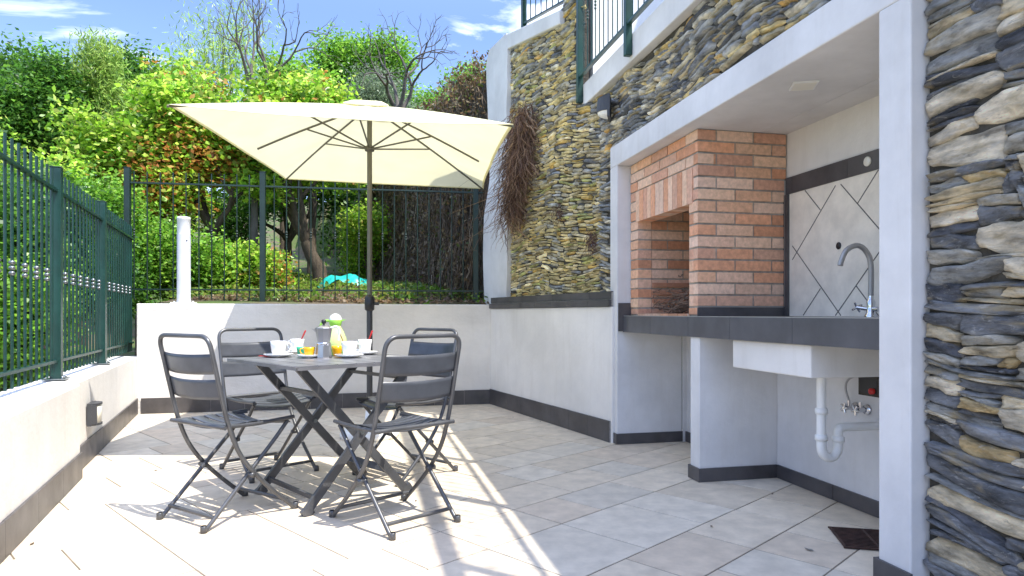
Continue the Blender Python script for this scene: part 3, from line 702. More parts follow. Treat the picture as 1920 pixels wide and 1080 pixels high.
b = MB(); b.lathe(R_(sP,.528,.425), [(.0,.03),(.022,.03),(.026,.018),(.045,.006),(.047,0)], 20, axis=(-cs,-sn,0)); b.build('flange', white_pl, dp)
sV = Ks(1605,.53); 
va = thing('water_valve', 'chrome shut-off valves on the wall below the sink with a grey hose', 'valve', K(sV,.53,.48)); o1 = Vector(K(sV,.53,.48)); R1 = lambda s,t,z: Vector(K(s,t,z))-o1
for k, ds in enumerate((0, .075)):
    b = MB(); b.tube([R1(sV+ds,.529,.48), R1(sV+ds,.475,.48)], .011, 10); b.lathe(R1(sV+ds,.527,.48), [(.0,.01),(.022,.008),(.026,0)], 14, axis=(-cs,-sn,0))
    b.tube([R1(sV+ds,.49,.48), R1(sV+ds,.49,.515)], .008, 8)
    c0 = R1(sV+ds,.465,.48)
    for q in range(5):
        a_ = q*2*math.pi/5+k; b.tube([c0, c0+Vector((sn*math.cos(a_)*.024, -cs*math.cos(a_)*.024, math.sin(a_)*.024))], [.008,.0065], 6)
    b.build('valve', chrome, va)
b = MB(); b.tube(smoothp([R1(sV,.49,.515), R1(sV-.015,.485,.57), R1(sV+.005,.48,.61), R1(sV+.06,.47,.635), R1(sV+.09,.45,.648)], 5), .005, 8); b.build('hose', brushed, va)
sW = Ks(1612,.53)
vb = thing('valve_box', 'dark recess in the wall above the shut-off valves with a red tap cap', 'recess', K(sW+.06,.53,.565)); o2 = Vector(K(sW+.06,.53,.565)); 
b = MB(); rr = random.Random(3); b.box(sW, sW+.13, .523, .5295, .545, .64, 0, lambda s,t,z: Vector(K(s,t,z))-o2); b.build('frame', stone_mortar, vb)
b = MB(); b.box(sW+.012, sW+.118, .5215, .5228, .556, .63, 0, lambda s,t,z: Vector(K(s,t,z))-o2); b.build('opening', black_pl, vb)
b = MB(); b.lathe(Vector(K(sW+.095,.520,.57))-o2, [(.014,0),(.014,.014),(0,.016)], 12, axis=(-cs,-sn,0)); b.build('cap', red_pl, vb)
# drain grate
dg = thing('floor_drain', 'rusty square drain grate in the floor near the white post', 'drain', (1.46,2.72,.0), -TH+math.pi/2*0)
b = MB()
for k in range(15): b.box(-.125,.125,-.122+k*.0172,-.122+k*.0172+.007,.0035,.0075)
for x in (-.127, 0.0, .119): b.box(x, x+.010, -.127, .127, .0028, .0082)
for y in (-.129, .121): b.box(-.1295, .1315, y, y+.008, .0026, .0085)
b.build('grate', rust, dg); b = MB(); b.box(-.12,.12,-.12,.12,.0008,.0022); b.build('pit', black_pl, dg)

# ------------------------------------------------------------------ lamps
wl = thing('wall_lamp', 'dark round-topped lamp with white bowl on the slate wall above the ledge', 'wall lamp', K((4.718-4.79)/cs, -.02, 2.40), -TH)
b = MB(); b.box(-.02,.0,-.078,.078,-.08,.085)
vs = []; N_ = 12
for sgn, z in ((0,.085),(1,-.03)):
    for i in range(N_+1):
        a_ = math.pi*i/N_; r = .075 if sgn == 0 else .085; vs.append((-math.sin(a_)*r*1.25-.0, math.cos(a_)*.078, z-(.02*math.sin(a_) if sgn == 0 else 0)))
fs = [(i, i+1, N_+2+i, N_+1+i) for i in range(N_)]+[tuple(range(N_+1))]+[tuple(range(2*N_+1, N_, -1))]; b.add(vs, fs, 0, False); b.build('housing', grey_pl, wl, bevel=.003)
b = MB(); pr = []; 
for j in range(6):
    q = j/5*math.pi/2; pr.append((math.cos(q), -math.sin(q)))
vs = []
for (r, z) in pr:
    for i in range(N_+1):
        a_ = math.pi*i/N_; vs.append((-math.sin(a_)*r*.095-.001, math.cos(a_)*.072*r, z*.045-.031))
fs = [(j*(N_+1)+i, j*(N_+1)+i+1, (j+1)*(N_+1)+i+1, (j+1)*(N_+1)+i) for j in range(5) for i in range(N_)]
b.add(vs, fs, 0, True); b.build('bowl', white_pl, wl)
lY = 4.17; lX = -2.535-.41*(lY-4.01)-.045*.925
ang = math.atan2(-1, .41*-1); wa_ = math.atan(.41)
ll = thing('wall_lamp', 'small grey lamp with cream glass on the low left wall near the floor', 'wall lamp', (lX, lY, .30), wa_)
b = MB(); b.box(.0,.022,-.08,.08,-.07,.07)
vs = []
for z in (-.068, -.058, .058, .068):
    for i in range(9):
        a_ = math.pi*i/8; vs.append((.015+.055*math.sin(a_), -.078*math.cos(a_), z))
fs = []
for (r0_, r1_) in ((0,1),(2,3)):
    fs += [(r0_*9+i, r0_*9+i+1, r1_*9+i+1, r1_*9+i) for i in range(8)]+[tuple(r1_*9+i for i in range(9)), tuple(r0_*9+i for i in range(8,-1,-1))]
b.add(vs, fs); b.box(.02,.050,-.079,-.05,-.06,.06); b.build('housing', grey_pl, ll)
b = MB(); vs = []
for z in (-.0575, .0575):
    for i in range(9):
        a_ = math.pi*i/8; vs.append((.015+.050*math.sin(a_), -.070*math.cos(a_), z))
b.add(vs, [(i,i+1,9+i+1,9+i) for i in range(8)]+[tuple(range(9,18)), tuple(range(8,-1,-1))], 0, True); b.build('glass', frost, ll)
bl = thing('bollard_lamp', 'white cylindrical lamp post standing on top of the back wall', 'bollard lamp', (*BW(.33,.13,0)[:2], 1.018), math.radians(12.2))
b = MB(); b.box(-.1,.1,-.08,.08,0,.014); 
for sx in (-.082,.082): b.lathe((sx,0,.014), [(.009,0),(.009,.012),(0,.013)], 8)
b.build('base_plate', white_pl, bl, bevel=.003)
b = MB(); b.lathe((0,0,.014), [(.064,0),(.064,.02),(.060,.025),(.060,.64),(.0585,.645)], 28); b.build('post', mat('lamp post paint',(.56,.57,.62,1),.4,metal=.1,var=.08), bl)
b = MB(); b.lathe((0,0,.659), [(.0585,0),(.0585,.14),(.060,.142),(.060,.158),(.055,.166),(0,.169)], 28); b.build('lamp_head', white_pl, bl)
for a_ in (-.9,): 
    b = MB(); b.lathe((.06*math.cos(a_), .06*math.sin(a_), .60), [(.006,0),(.006,.004),(0,.005)], 8, axis=(math.cos(a_),math.sin(a_),0)); b.build('screw', black_pl, bl)

# ------------------------------------------------------------------ folding chairs
def make_chair():
    root = thing('folding_chair', '', 'folding chair', group='folding chairs round the table')
    W = .195
    for sx in (-1, 1):
        b = MB(); x = sx*W
        pts = smoothp([(x,-.1986,.70),(x,-.178,.61),(x,-.135,.44),(x,-.075,.30),(x,.035,.165),(x,.215,.0)], 5)
        b.tube(pts, .0100, 10); b.lathe((x,.215,-.0), [(.0,.001),(.015,.001),(.0145,.028),(.012,.03)], 10); b.build('frame_leg', metal_dark, root)
        b = MB(); x2 = sx*(W-.024)
        b.tube(smoothp([(x2,.19,.420),(x2,.11,.335),(x2,-.03,.20),(x2,-.235,.0)], 5), .0095, 10); b.lathe((x2,-.235,0), [(.0,.001),(.0145,.001),(.014,.028),(.0115,.03)], 10)
        b.lathe((sx*(W-.034),-.02,.205), [(.0,.0),(.012,.0),(.012,.045),(0,.045)], 10, axis=(sx,0,0)); b.build('cross_leg', metal_dark, root)
        b = MB(); b.tube([(sx*(W-.012),-.165,.434),(sx*(W-.012),.02,.428),(sx*(W-.012),.215,.435)], .009, 8); b.build('seat_rail', metal_dark, root)
    b = MB(); b.tube(fillet([(-W,-.1986,.70),(-W,-.229,.829),(W,-.229,.829),(W,-.1986,.70)], .06, 8), .0100, 10); b.build('top_rail', metal_dark, root)
    b = MB(); b.tube([(-W+.024,-.19,.052),(W-.024,-.19,.052)], .009, 8); b.build('stretcher', metal_dark, root); b = MB(); b.tube([(-W,.165,.052),(W,.165,.052)], .009, 8); b.build('stretcher', metal_dark, root)
    b = MB(); b.tube([(-W-.014,-.160,.434),(W+.014,-.160,.434)], .0095, 8); b.build('pivot_rod', metal_dark, root)
    def slatmesh(z0, z1, name):
        b = MB(); n = 12; vs = []; ms = 5
        for j in range(ms+1):
            z = z0+(z1-z0)*j/ms
            yc = -.135-(z-.44)*(.218-.135)/(.785-.44)
            for i in range(n+1):
                u = i/n*2-1; vs.append((u*(W-.002), yc-.030*(1-u*u)+.004, z+.006*u*u))
        off = len(vs); vs += [(x, y+.0025, z) for x, y, z in vs]
        fs = []
        for j in range(ms):
            for i in range(n):
                a_ = j*(n+1)+i; fs.append((a_, a_+1, a_+n+2, a_+n+1)); fs.append((off+a_+n+1, off+a_+n+2, off+a_+1, off+a_))
        for i in range(n): fs.append((off+i, off+i+1, i+1, i)); a_ = ms*(n+1)+i; fs.append((a_, a_+1, off+a_+1, off+a_))
        b.add(vs, fs, 0, True); b.build(name, slat_metal, root)
    slatmesh(.660, .748, 'backrest_slat'); slatmesh(.548, .637, 'backrest_slat')
    # seat: six slats across the seat in one curved sheet with slots
    b = MB(); n = 10; W2 = W-.022
    def zs(y, u): return .431+.010*math.cos((y+.02)*9)-.018*(1-u*u)*1.0+ (-.012*((y-.12)/.08)**2 if y > .12 else 0)
    ys_ = np.linspace(-.148, .210, 7)
    for k in range(6):
        y0, y1 = ys_[k]+.006, ys_[k+1]-.006; vs = []
        for j in range(4):
            y = y0+(y1-y0)*j/3
            for i in range(n+1): u = i/n*2-1; vs.append((u*W2, y, zs(y,u)))
        off = len(vs); vs += [(x, y, z-.004) for x, y, z in vs]; fs = []
        for j in range(3):
            for i in range(n): a_ = j*(n+1)+i; fs.append((a_, a_+1, a_+n+2, a_+n+1)); fs.append((off+a_+n+1, off+a_+n+2, off+a_+1, off+a_))
        for i in range(n): fs.append((off+i, off+i+1, i+1, i)); a_ = 3*(n+1)+i; fs.append((a_, a_+1, off+a_+1, off+a_))
        b.add(vs, fs, 0, True)
    for sx in (-1,1): b.box(sx*W2-.006, sx*W2+.006, -.15,.21,.423,.435)
    b.build('seat', slat_metal, root)
    return root
ch = make_chair()
def face(v): return math.atan2(v[1], v[0])-math.pi/2
G = 'folding chairs round the table'
ch.location = (-.528,3.012,0); ch.rotation_euler = (0,0,face((-.69,.72))); ch['label'] = 'dark grey folding chair at the front right of the table, its back towards the viewer'
dup(ch, (-1.312,3.10,0), face((.55,.83)), 'dark grey folding chair at the front left of the table, nearest the left wall')
dup(ch, (-1.44,3.93,0), face((.72,-.69)), 'dark grey folding chair behind the table on the left, its seat turned towards the viewer')
dup(ch, (-.615,3.86,0), face((-.66,-.75)), 'dark grey folding chair behind the table on the right, mostly hidden by the front chair')

# ------------------------------------------------------------------ table
TZ = .695; tcx, tcy = -.915, 3.43; ta = math.atan2(-.58, .547)
tb = thing('folding_table', 'square grey slatted metal folding table set for coffee', 'table', (tcx, tcy, 0), ta)
S_ = .79/2
b = MB(); n = 8; wd = (2*S_-.02)/n
for k in range(n):
    y0 = -S_+.01+k*wd+.003; y1 = -S_+.01+(k+1)*wd-.003
    b.box(-S_+.005, S_-.005, y0, y1, TZ-.004, TZ)
for x in (-S_, -.13, .12, S_-.012): b.box(x, x+.012, -S_+.001, S_-.001, TZ-.018, TZ-.0045)
for y in (-S_, S_-.012): b.box(-S_, S_, y, y+.0118, TZ-.017, TZ-.001)
b.build('tabletop', table_metal, tb)
# local x = along e2 (towards the camera right), local y = along e1
fx = .24
for x, sg in ((fx+.02, 1), (fx-.012, -1), (-fx+.02, -1), (-fx-.012, 1)):
    b = MB(); sgn = sg; b.bar((x, -.285*sgn, .012), (x, .30*sgn, TZ-.02), .018, .038, up=(1,0,0)) if False else b.bar((x, -.285*sgn, .012), (x, .30*sgn, TZ-.02), .040, .020, up=(1,0,0))
    b.bar((x, -.285*sgn-.012, .002), (x, -.285*sgn+.03, .03), .045, .024, up=(1,0,0)); b.build('leg', metal_dark, tb)
b = MB()
def legp(sgn, z): q = (z-.012)/(TZ-.032); return -.285*sgn+q*.585*sgn
for q_, z_, w1, w2, up_ in ((-1,.13,.014,.035,(0,.5,.8)),(-1,.54,.03,.018,(0,0,1)),(1,.07,.016,.02,(0,0,1)),(1,.60,.02,.016,(0,0,1))):
    b = MB(); b.bar((-fx, legp(q_,z_), z_), (fx, legp(q_,z_), z_), w1, w2, up=up_); b.build('stretcher', metal_dark, tb)
for x in (-fx, fx): b = MB(); b.tube([(x-.03, 0, .35),(x+.04, 0, .35)], .011, 8); b.build('pivot', steel, tb)

# tableware
def onT(px, Y): return ((px-960)/1250*Y, Y, TZ)
def cup(name, label, pos, r, h, handle_ang, matb, cat='cup', ribs=True, group=None, inner=None):
    c = thing(name, label, cat, pos, 0, group)
    b = MB(); n = 40; vs = []; prof = [(.62,.0),(.66,.02),(.80,.30),(.92,.7),(1,1),(.95,1),(.88,.7),(.75,.3),(.55,.06),(0,.06)]
    for (q, z) in prof:
        for j in range(n):
            rr_ = r*q*(1+(.018*math.cos(j*math.pi) if ribs and 0.02 <= z < .95 else 0)); t = 2*math.pi*j/n; vs.append((rr_*math.cos(t), rr_*math.sin(t), z*h))
    fs = [(i*n+j, i*n+(j+1)%n, (i+1)*n+(j+1)%n, (i+1)*n+j) for i in range(len(prof)-1) for j in range(n)]; b.add(vs, fs, 0, True); b.build('body', matb, c)
    b = MB(); ca, sa = math.cos(handle_ang), math.sin(handle_ang)
    b.tube(smoothp([(ca*r*q, sa*r*q, z*h) for q, z in ((.9,.85),(1.45,.80),(1.5,.50),(1.15,.28),(.78,.26))], 5), r*.09, 8); b.build('handle', matb, c)
    if inner: b = MB(); b.lathe((0,0,h*.72), [(r*.885,0),(0,.0005)], 20); b.build('drink', inner, c)
    return c
def saucer(pos, r, label):
    b = MB(); b.lathe((0,0,0), [(0,.001),(r*.5,.0005),(r*.55,.003),(r*.8,.008),(r,.017),(r*.99,.0185),(r*.78,.0105),(r*.5,.006),(0,.005)], 36)
    o = b.build('saucer', porcelain); o.location = pos; tag(o, label, 'saucer', 'saucers on the table'); return o
def spoon(p0, p1, label, m, r=.0045):
    p0 = Vector(p0); p1 = Vector(p1); d = (p1-p0)
    b = MB(); b.tube([(0,0,0), d*.3, d*.62, d], [r*.45, r*.45, r*.9, r*1.1], 8); b.lathe((0,0,0), [(0,-.004),(.010,0),(0,.004)], 10)
    b.build('spoon', m); o = bpy.context.scene.collection.objects[-1]; return o
def spoon_o(p0, p1, label, m, r=.0045):
    p0 = Vector(p0); p1 = Vector(p1); d = (p1-p0)
    b = MB(); b.tube([(0,0,0), d*.3, d*.55, d*.97, d], [r*.45, r*.45, r*.9, r*1.1, r*.6], 8); b.lathe((0,0,0), [(0,-.003),(.010,0),(0,.003)], 10)
    o = b.build('spoon', m); o.location = p0; tag(o, label, 'spoon'); return o
zS = .0068
p = onT(522,3.52); saucer(p, .076, 'white saucer under the white cup at the left front of the table')
cup('cup', 'white ribbed cup at the left front of the table beside the red spoon', (p[0],p[1],TZ+zS), .042, .078, .35, porcelain, group='white ribbed cups')
p = onT(557,3.80); saucer(p, .072, 'white saucer under the rear left cup, behind the green cup')
cup('cup', 'white ribbed cup behind the small green cup with a red spoon standing in it', (p[0],p[1],TZ+zS), .040, .078, 2.9, porcelain, group='white ribbed cups')
spoon_o((p[0]+.005,p[1],TZ+.04), (p[0]+.052,p[1]-.01,TZ+.135), 'red handled spoon standing in the rear left cup', red_pl)
p = onT(655,3.48); saucer(p, .076, 'white saucer under the white cup right of the coffee maker')
cup('cup', 'white ribbed cup right of the coffee maker with a brown stick in it', (p[0],p[1],TZ+zS), .042, .078, .35, porcelain, group='white ribbed cups')
spoon_o((p[0]-.01,p[1],TZ+.03), (p[0]-.062,p[1]+.02,TZ+.145), 'thin brown stick leaning in the cup right of the coffee maker', brown_m, .0035)
p = onT(684,3.74); saucer(p, .074, 'white saucer under the rear right cup')
cup('cup', 'white ribbed cup at the rear right of the table in front of the umbrella pole', (p[0],p[1],TZ+zS), .040, .078, 3.4, porcelain, group='white ribbed cups')
spoon_o((p[0]+.008,p[1],TZ+.045), (p[0]+.045,p[1]-.01,TZ+.135), 'dark red handled spoon standing in the rear right cup', red_pl)
p = onT(566,3.60); cup('espresso_cup', 'small green and white cup left of the orange cup', (p[0],p[1],TZ), .029, .050, .2, green_glaze, ribs=False)
p = onT(580,3.46); saucer(p, .062, 'white saucer under the small orange cup left of the coffee maker')
cup('espresso_cup', 'small yellow orange cup on a saucer left of the coffee maker', (p[0],p[1],TZ+zS), .030, .050, 3.3, juice, ribs=False)
p = onT(632,3.60); cup('espresso_cup', 'small yellow orange cup between the coffee maker and the green jug', (p[0],p[1],TZ), .029, .055, 1.6, juice, ribs=False)
p = onT(497,3.50); spoon_o((p[0]-.035,p[1]+.02,TZ+.006), (p[0]+.04,p[1]-.02,TZ+.008), 'red handled spoon lying on the left of the table', red_pl, .006)
p = onT(607,3.46); mk = thing('moka_pot', 'silver octagonal stovetop coffee maker with black knob in the middle of the table', 'coffee maker', p, .2)
b = MB(); b.lathe((0,0,0), [(0,.0),(.040,.0),(.042,.004),(.036,.066),(.034,.070)], 8); 
for s2 in (0,): pass
o = b.build('boiler', alu, mk); o.data.polygons.foreach_set('use_smooth', [False]*len(o.data.polygons))
b = MB(); b.lathe((0,0,.070), [(.034,0),(.037,.002),(.037,.008),(.031,.011)], 24); b.build('ring', chrome, mk)
b = MB(); b.lathe((0,0,.080), [(.031,0),(.036,.03),(.043,.075),(.041,.077),(.02,.088),(0,.092)], 8); b.add([(-.036,-.01,.13),(-.036,.01,.13),(-.062,0,.152),(-.042,-.012,.152),(-.042,.012,.152)], [(0,2,3),(1,4,2),(0,1,2),(3,2,4)]); o = b.build('pot', alu, mk); o.data.polygons.foreach_set('use_smooth', [False]*len(o.data.polygons))
b = MB(); b.lathe((0,0,.171), [(.005,0),(.005,.006),(.012,.010),(.012,.024),(.006,.028),(0,.028)], 12); b.build('knob', black_pl, mk)
b = MB(); b.tube(smoothp([(.035,0,.155),(.062,0,.162),(.078,0,.145),(.074,0,.09)], 5), [.006]*16, 8); b.build('handle', white_pl, mk)
p = onT(629,3.72); th_ = thing('thermos_jug', 'round lime green thermos jug with white domed lid behind the coffee maker', 'jug', p, 0)
b = MB(); b.lathe((0,0,0), [(0,0),(.045,0),(.052,.01),(.062,.05),(.060,.09),(.045,.13),(.030,.155),(.028,.165)], 28); b.build('body', lemon, th_)
b = MB(); b.lathe((0,0,.0), [(.0455,.0),(.0535,.012),(.0632,.048),(.0620,.052)], 28); b.lathe((0,0,.163), [(.029,0),(.034,.01),(.036,.028),(.034,.032)], 24); b.add([(.03,-.012,.185),(.03,.012,.185),(.062,0,.197),(.03,-.012,.196),(.03,.012,.196)], [(0,2,3),(0,1,2),(1,4,2),(3,2,4)]); b.tube(smoothp([(-.03,0,.19),(-.07,0,.185),(-.088,0,.14),(-.075,0,.08),(-.055,0,.06)],5), .007, 8); b.build('collar', lime, th_)
b = MB(); b.lathe((0,0,.193), [(.034,0),(.033,.012),(.026,.026),(.013,.035),(0,.037)], 24); b.build('lid', white_pl, th_)

# ------------------------------------------------------------------ parasol
uc = (-1.068, 5.0)
um = thing('parasol', 'square cream parasol on a grey pole behind the table', 'parasol', (uc[0], uc[1], 0), 0)
Lc = Vector((-1.935,3.74,2.10)); Rc = Vector((.009,3.715,1.98)); BLc = Vector((-2.15,6.32,2.20)); BRc = Vector((-.273,6.437,2.13))
o3 = Vector((uc[0],uc[1],0)); AP = Vector((uc[0],uc[1],2.49))-o3
cor = [c-o3 for c in (Lc, Rc, BRc, BLc)]
ends = []
for i in range(4):
    a_, c_ = cor[i], cor[(i+1)%4]; ends.append(a_); m_ = a_.lerp(c_, .585 if i == 2 else .5); m_ = m_+(Vector((0,0,m_.z))-m_)*.03; m_.z -= .012; ends.append(m_)
def edge(i, q):
    a_, c_ = ends[i], ends[(i+1)%8]; p_ = a_.lerp(c_, q); sag = 4*q*(1-q); inn_ = Vector((-p_.x,-p_.y,0))*.016*sag; return p_+inn_+Vector((0,0,-.004*sag))
b = MB(); vs = []; RN = 12; QN = 8
for i in range(8):
    for k in range(QN):
        e = edge(i, k/QN)
        for j in range(RN+1):
            r = .10+.90*j/RN; p_ = AP.lerp(e, r); sag = 4*(k/QN)*(1-k/QN); p_.z -= .016*math.sin(math.pi*r)*sag; p_.z += .014*math.sin(math.pi*r); vs.append(p_)
tot = 8*QN; st = RN+1
fs = [(c*st+j, ((c+1)%tot)*st+j, ((c+1)%tot)*st+j+1, c*st+j+1) for c in range(tot) for j in range(RN)]
b.add(vs, fs, 0, True)
can = b.build('canopy', canopy_m, um)
b = MB(); hem = [edge(i, k/QN) for i in range(8) for k in range(QN)]
vs = []; 
for p_ in hem: 
    q_ = p_.lerp(AP, .018); vs += [p_+Vector((0,0,.001)), p_+Vector((0,0,-.002)), q_+Vector((0,0,-.004))]
n_ = len(hem); fs = []
for i in range(n_):
    j = (i+1)%n_; fs += [(i*3,j*3,j*3+1,i*3+1),(i*3+1,j*3+1,j*3+2,i*3+2)]
b.add(vs, fs, 0, True); b.build('hem', canopy_m, can)
b = MB(); vs = []; AP2 = AP+Vector((0,0,.022))
for i in range(8):
    for k in range(QN):
        e = edge(i, k/QN); e = AP.lerp(e, .17)+Vector((0,0,.018))
        for j in range(4): r = j/3; p_ = AP2.lerp(e, r); p_.z += .02*math.sin(math.pi*r); vs.append(p_)
fs = [(c*4+j, ((c+1)%tot)*4+j, ((c+1)%tot)*4+j+1, c*4+j+1) for c in range(tot) for j in range(3)]; b.add(vs, fs, 0, True); b.build('vent_cap', canopy_m, can)
b = MB(); b.tube([(0,0,1.0),(0,0,2.47)], .019, 14); b.build('upper_pole', pole_m, um)
b = MB(); b.tube([(0,0,.09),(0,0,1.0)], .022, 14); b.build('lower_pole', pole_low, um)
b = MB(); b.lathe((0,0,.945), [(.024,0),(.036,.01),(.038,.06),(.036,.10),(.026,.115),(.02,.12)], 16); b.tube([(.03,0,1.0),(.07,0,1.0)], .012, 8); b.build('clamp', black_pl, um)
b = MB(); b.lathe((0,0,2.14), [(.02,0),(.036,.004),(.036,.035),(.02,.045)], 12); b.build('runner_hub', pole_m, um)
b = MB(); b.lathe((0,0,0), [(0,.001),(.215,.001),(.22,.03),(.20,.06),(.10,.085),(.035,.095),(.03,.2),(.0225,.205)], 28); b.build('base', white_pl, um)
for i in range(8):
    e = ends[i]; full = 1.0 if i % 2 == 0 else .90
    pr = []
    for j in range(9):
        r = .02+(full-.02)*j/8; p_ = AP.lerp(e, r); p_.z += .014*math.sin(math.pi*r)-.012; pr.append(p_)
    b = MB(); b.tube(pr, .0075, 6); rbo = b.build('rib', pole_m, um)
    mid = AP.lerp(e, .46 if i % 2 == 0 else .50); mid.z += .014-.018
    b = MB(); b.tube([Vector((0,0,2.165))+Vector((mid.x,mid.y,0)).normalized()*.03, mid], .0065, 6); b.build('strut', pole_m, rbo)

# ------------------------------------------------------------------ dry plant hanging on the wall, ivy bank
def hang(n, cs_, lenr, rad, seed, spread=.1, k=7):
    rs = np.random.RandomState(seed); P = np.zeros((n,k,3))
    for i in range(n):
        c = np.array(cs_[rs.randint(len(cs_))])+rs.randn(3)*np.array(rad); l = rs.uniform(*lenr); d = rs.randn(3)*spread
        side = rs.randn(3)*.25; q = c.copy(); P[i,0] = q
        for j in range(1,k):
            q = q+np.array([d[0]+side[0]*.25*math.sin(j), d[1], -1])*l/(k-1)+rs.randn(3)*l*.055; P[i,j] = q
    return P
dpc = [(*WA(s_, .12, 0)[:2], z) for s_, z in ((1.12,2.72),(1.20,2.70),(1.28,2.62),(1.36,2.50),(1.22,2.45),(1.42,2.35),(1.30,2.25),(1.46,2.15),(1.36,2.05),(1.42,1.9),(1.15,2.4))]
P = hang(1700, dpc, (.08,.28), (.055,.035,.08), 3, .60)
# keep in front of the wall and narrowing downwards
rs = np.random.RandomState(9)
tn = np.array([[.16,.09,.06],[.24,.14,.085],[.12,.07,.05],[.36,.24,.15]])[rs.randint(0,4,1700)]*rs.uniform(.7,1.5,(1700,1))
hp = thing('dry_hanging_plant', 'bush of dead reddish brown stems hanging on the stone wall beside the parasol', 'dead plant')
stems('stem', P, rs.uniform(.002,.0045,1700), rs.uniform(.0006,.0015,1700), dry_m, tn, hp)
for (s_, z_, l_, n_, lab) in ((.62, 1.80, .10, 60, 'small brown dead tuft growing from the stone wall near the kitchen niche, higher one'), (.08,1.52,.14,70,'small brown dead tuft at the edge of the niche post, lower one')):
    c = (*WA(s_, .045, 0)[:2], z_); P = hang(n_, [c], (l_*.5,l_*1.3), (.03,.012,.03), 7+n_, .5)
    o = stems('dry_tuft', P, np.full(n_,.002), np.full(n_,.0008), dry_m, np.tile([[.15,.08,.06]],(n_,1))); tag(o, lab, 'dead plant')
# retaining wall carried on behind the fence, buried in dry ivy
iv = thing('retaining_wall', 'old retaining wall behind the fence covered in dry ivy', 'wall')
b = MB(); b.box(WAL+.15, 7.6, -.05+.12, .6, .5, 3.55, 0, WAf); b.build('core', stone_mortar, iv)
rs = np.random.RandomState(12)
def WAn(s_, t_, z_): # vectorised ; t_>0 towards the patio side
    return np.stack([A0[0]+dx*s_-dy*t_, A0[1]+dy*s_+dx*t_, z_], -1)
n = 3600; k = 7; s_ = rs.uniform(WAL+.12, 7.6, n); z_ = rs.uniform(1.4, 3.75, n); P = np.zeros((n,k,3)); q = np.stack([s_, rs.uniform(-.10,.10,n), z_], -1)
l = rs.uniform(.2,.9,n)
for j in range(k):
    P[:,j] = WAn(q[:,0], q[:,1]-.05+np.maximum(0, 2.0-q[:,2])*.18, np.maximum(q[:,2], 1.05)); q = q+np.stack([rs.randn(n)*.35, rs.randn(n)*.22, -.6+rs.randn(n)*.75], -1)*(l/(k-1))[:,None]
pal = np.array([[.14,.10,.065],[.22,.17,.12],[.09,.065,.045],[.32,.27,.20]]); tn = pal[rs.choice(4, n, p=[.4,.25,.25,.10])]*rs.uniform(.7,1.3,(n,1))
o = stems('dry_ivy', P, rs.uniform(.003,.010,n), rs.uniform(.001,.004,n), dry_m, tn); tag(o, 'tangle of dry ivy stems covering the retaining wall behind the fence', 'ivy', kind='stuff')
n = 16000; s_ = rs.uniform(WAL+.15, 7.7, n); z_ = 1.05+2.75*rs.rand(n)**.8; C = WAn(s_, rs.randn(n)*.09+.0+np.maximum(0,1.9-z_)*.25, z_)
top = rs.rand(n) < .3; C[top] = WAn(s_[top], rs.uniform(-.9,.1,top.sum()), 3.55+rs.rand(top.sum())*.35)
pal = np.array([[.20,.13,.06],[.12,.08,.045],[.30,.24,.14],[.10,.14,.03]]); tn = pal[rs.choice(4, n, p=[.38,.35,.17,.10])]*rs.uniform(.6,1.3,(n,1))
o = leaves('dry_ivy_leaves', C, np.full(n,.045), tn, leaf_m, rs, aspect=.7, droop=.6); tag(o, 'brown withered ivy leaves over the retaining wall and its top', 'ivy', kind='stuff')

# ------------------------------------------------------------------ trees
def grow(rng, p, d, Ln, r, depth, maxd, segs, tips, spread, up, wig=.18, kids=(2,4)):
    n = 4; pts = [p]; rr = [r]; q = p.copy(); v = d.copy(); spawn = []
    for i in range(n):
        v = (v+Vector((rng.gauss(0,wig), rng.gauss(0,wig), rng.gauss(0,wig)+up*.12))).normalized(); q = q+v*Ln/n; pts.append(q.copy()); rr.append(r*(1-(.45 if maxd < 6 else .30)*(i+1)/n)); spawn.append((q.copy(), v.copy(), rr[-1]))
    segs.append((pts, rr, depth))
    if depth >= maxd: tips.extend(pts[1:]); return
    if depth >= maxd-1: tips.extend(pts[2:])
    k = rng.randint(*kids)
    for i in range(k):
        sp, sv, sr = spawn[-1] if i < 2 else spawn[rng.randint(1,n-1)]
        ax = Vector((rng.gauss(0,1), rng.gauss(0,1), rng.gauss(0,1)*.6)); ax = (ax-sv*ax.dot(sv)).normalized()
        nd = (sv*math.cos(spread)+ax*math.sin(spread)*rng.uniform(.7,1.3)+Vector((0,0,up*.15))).normalized()
        grow(rng, sp, nd, Ln*rng.uniform(.62,.85), sr*(.78 if maxd < 6 else .86), depth+1, maxd, segs, tips, spread, up, wig, kids)
PAL = {
 'acer': (np.array([[.22,.42,.035],[.34,.54,.05],[.44,.60,.08],[.13,.29,.03],[.56,.62,.14]]), [.24,.28,.2,.16,.12]),
 'dark': (np.array([[.055,.15,.022],[.09,.22,.028],[.15,.31,.04]]), [.4,.4,.2]),
 'mid': (np.array([[.13,.30,.03],[.20,.40,.045],[.29,.48,.06]]), [.35,.4,.25]),
 'feather': (np.array([[.32,.48,.09],[.42,.56,.13],[.24,.40,.09]]), [.4,.35,.25]),
 'grey': (np.array([[.20,.27,.15],[.28,.34,.22],[.15,.21,.11]]), [.4,.3,.3]),
}
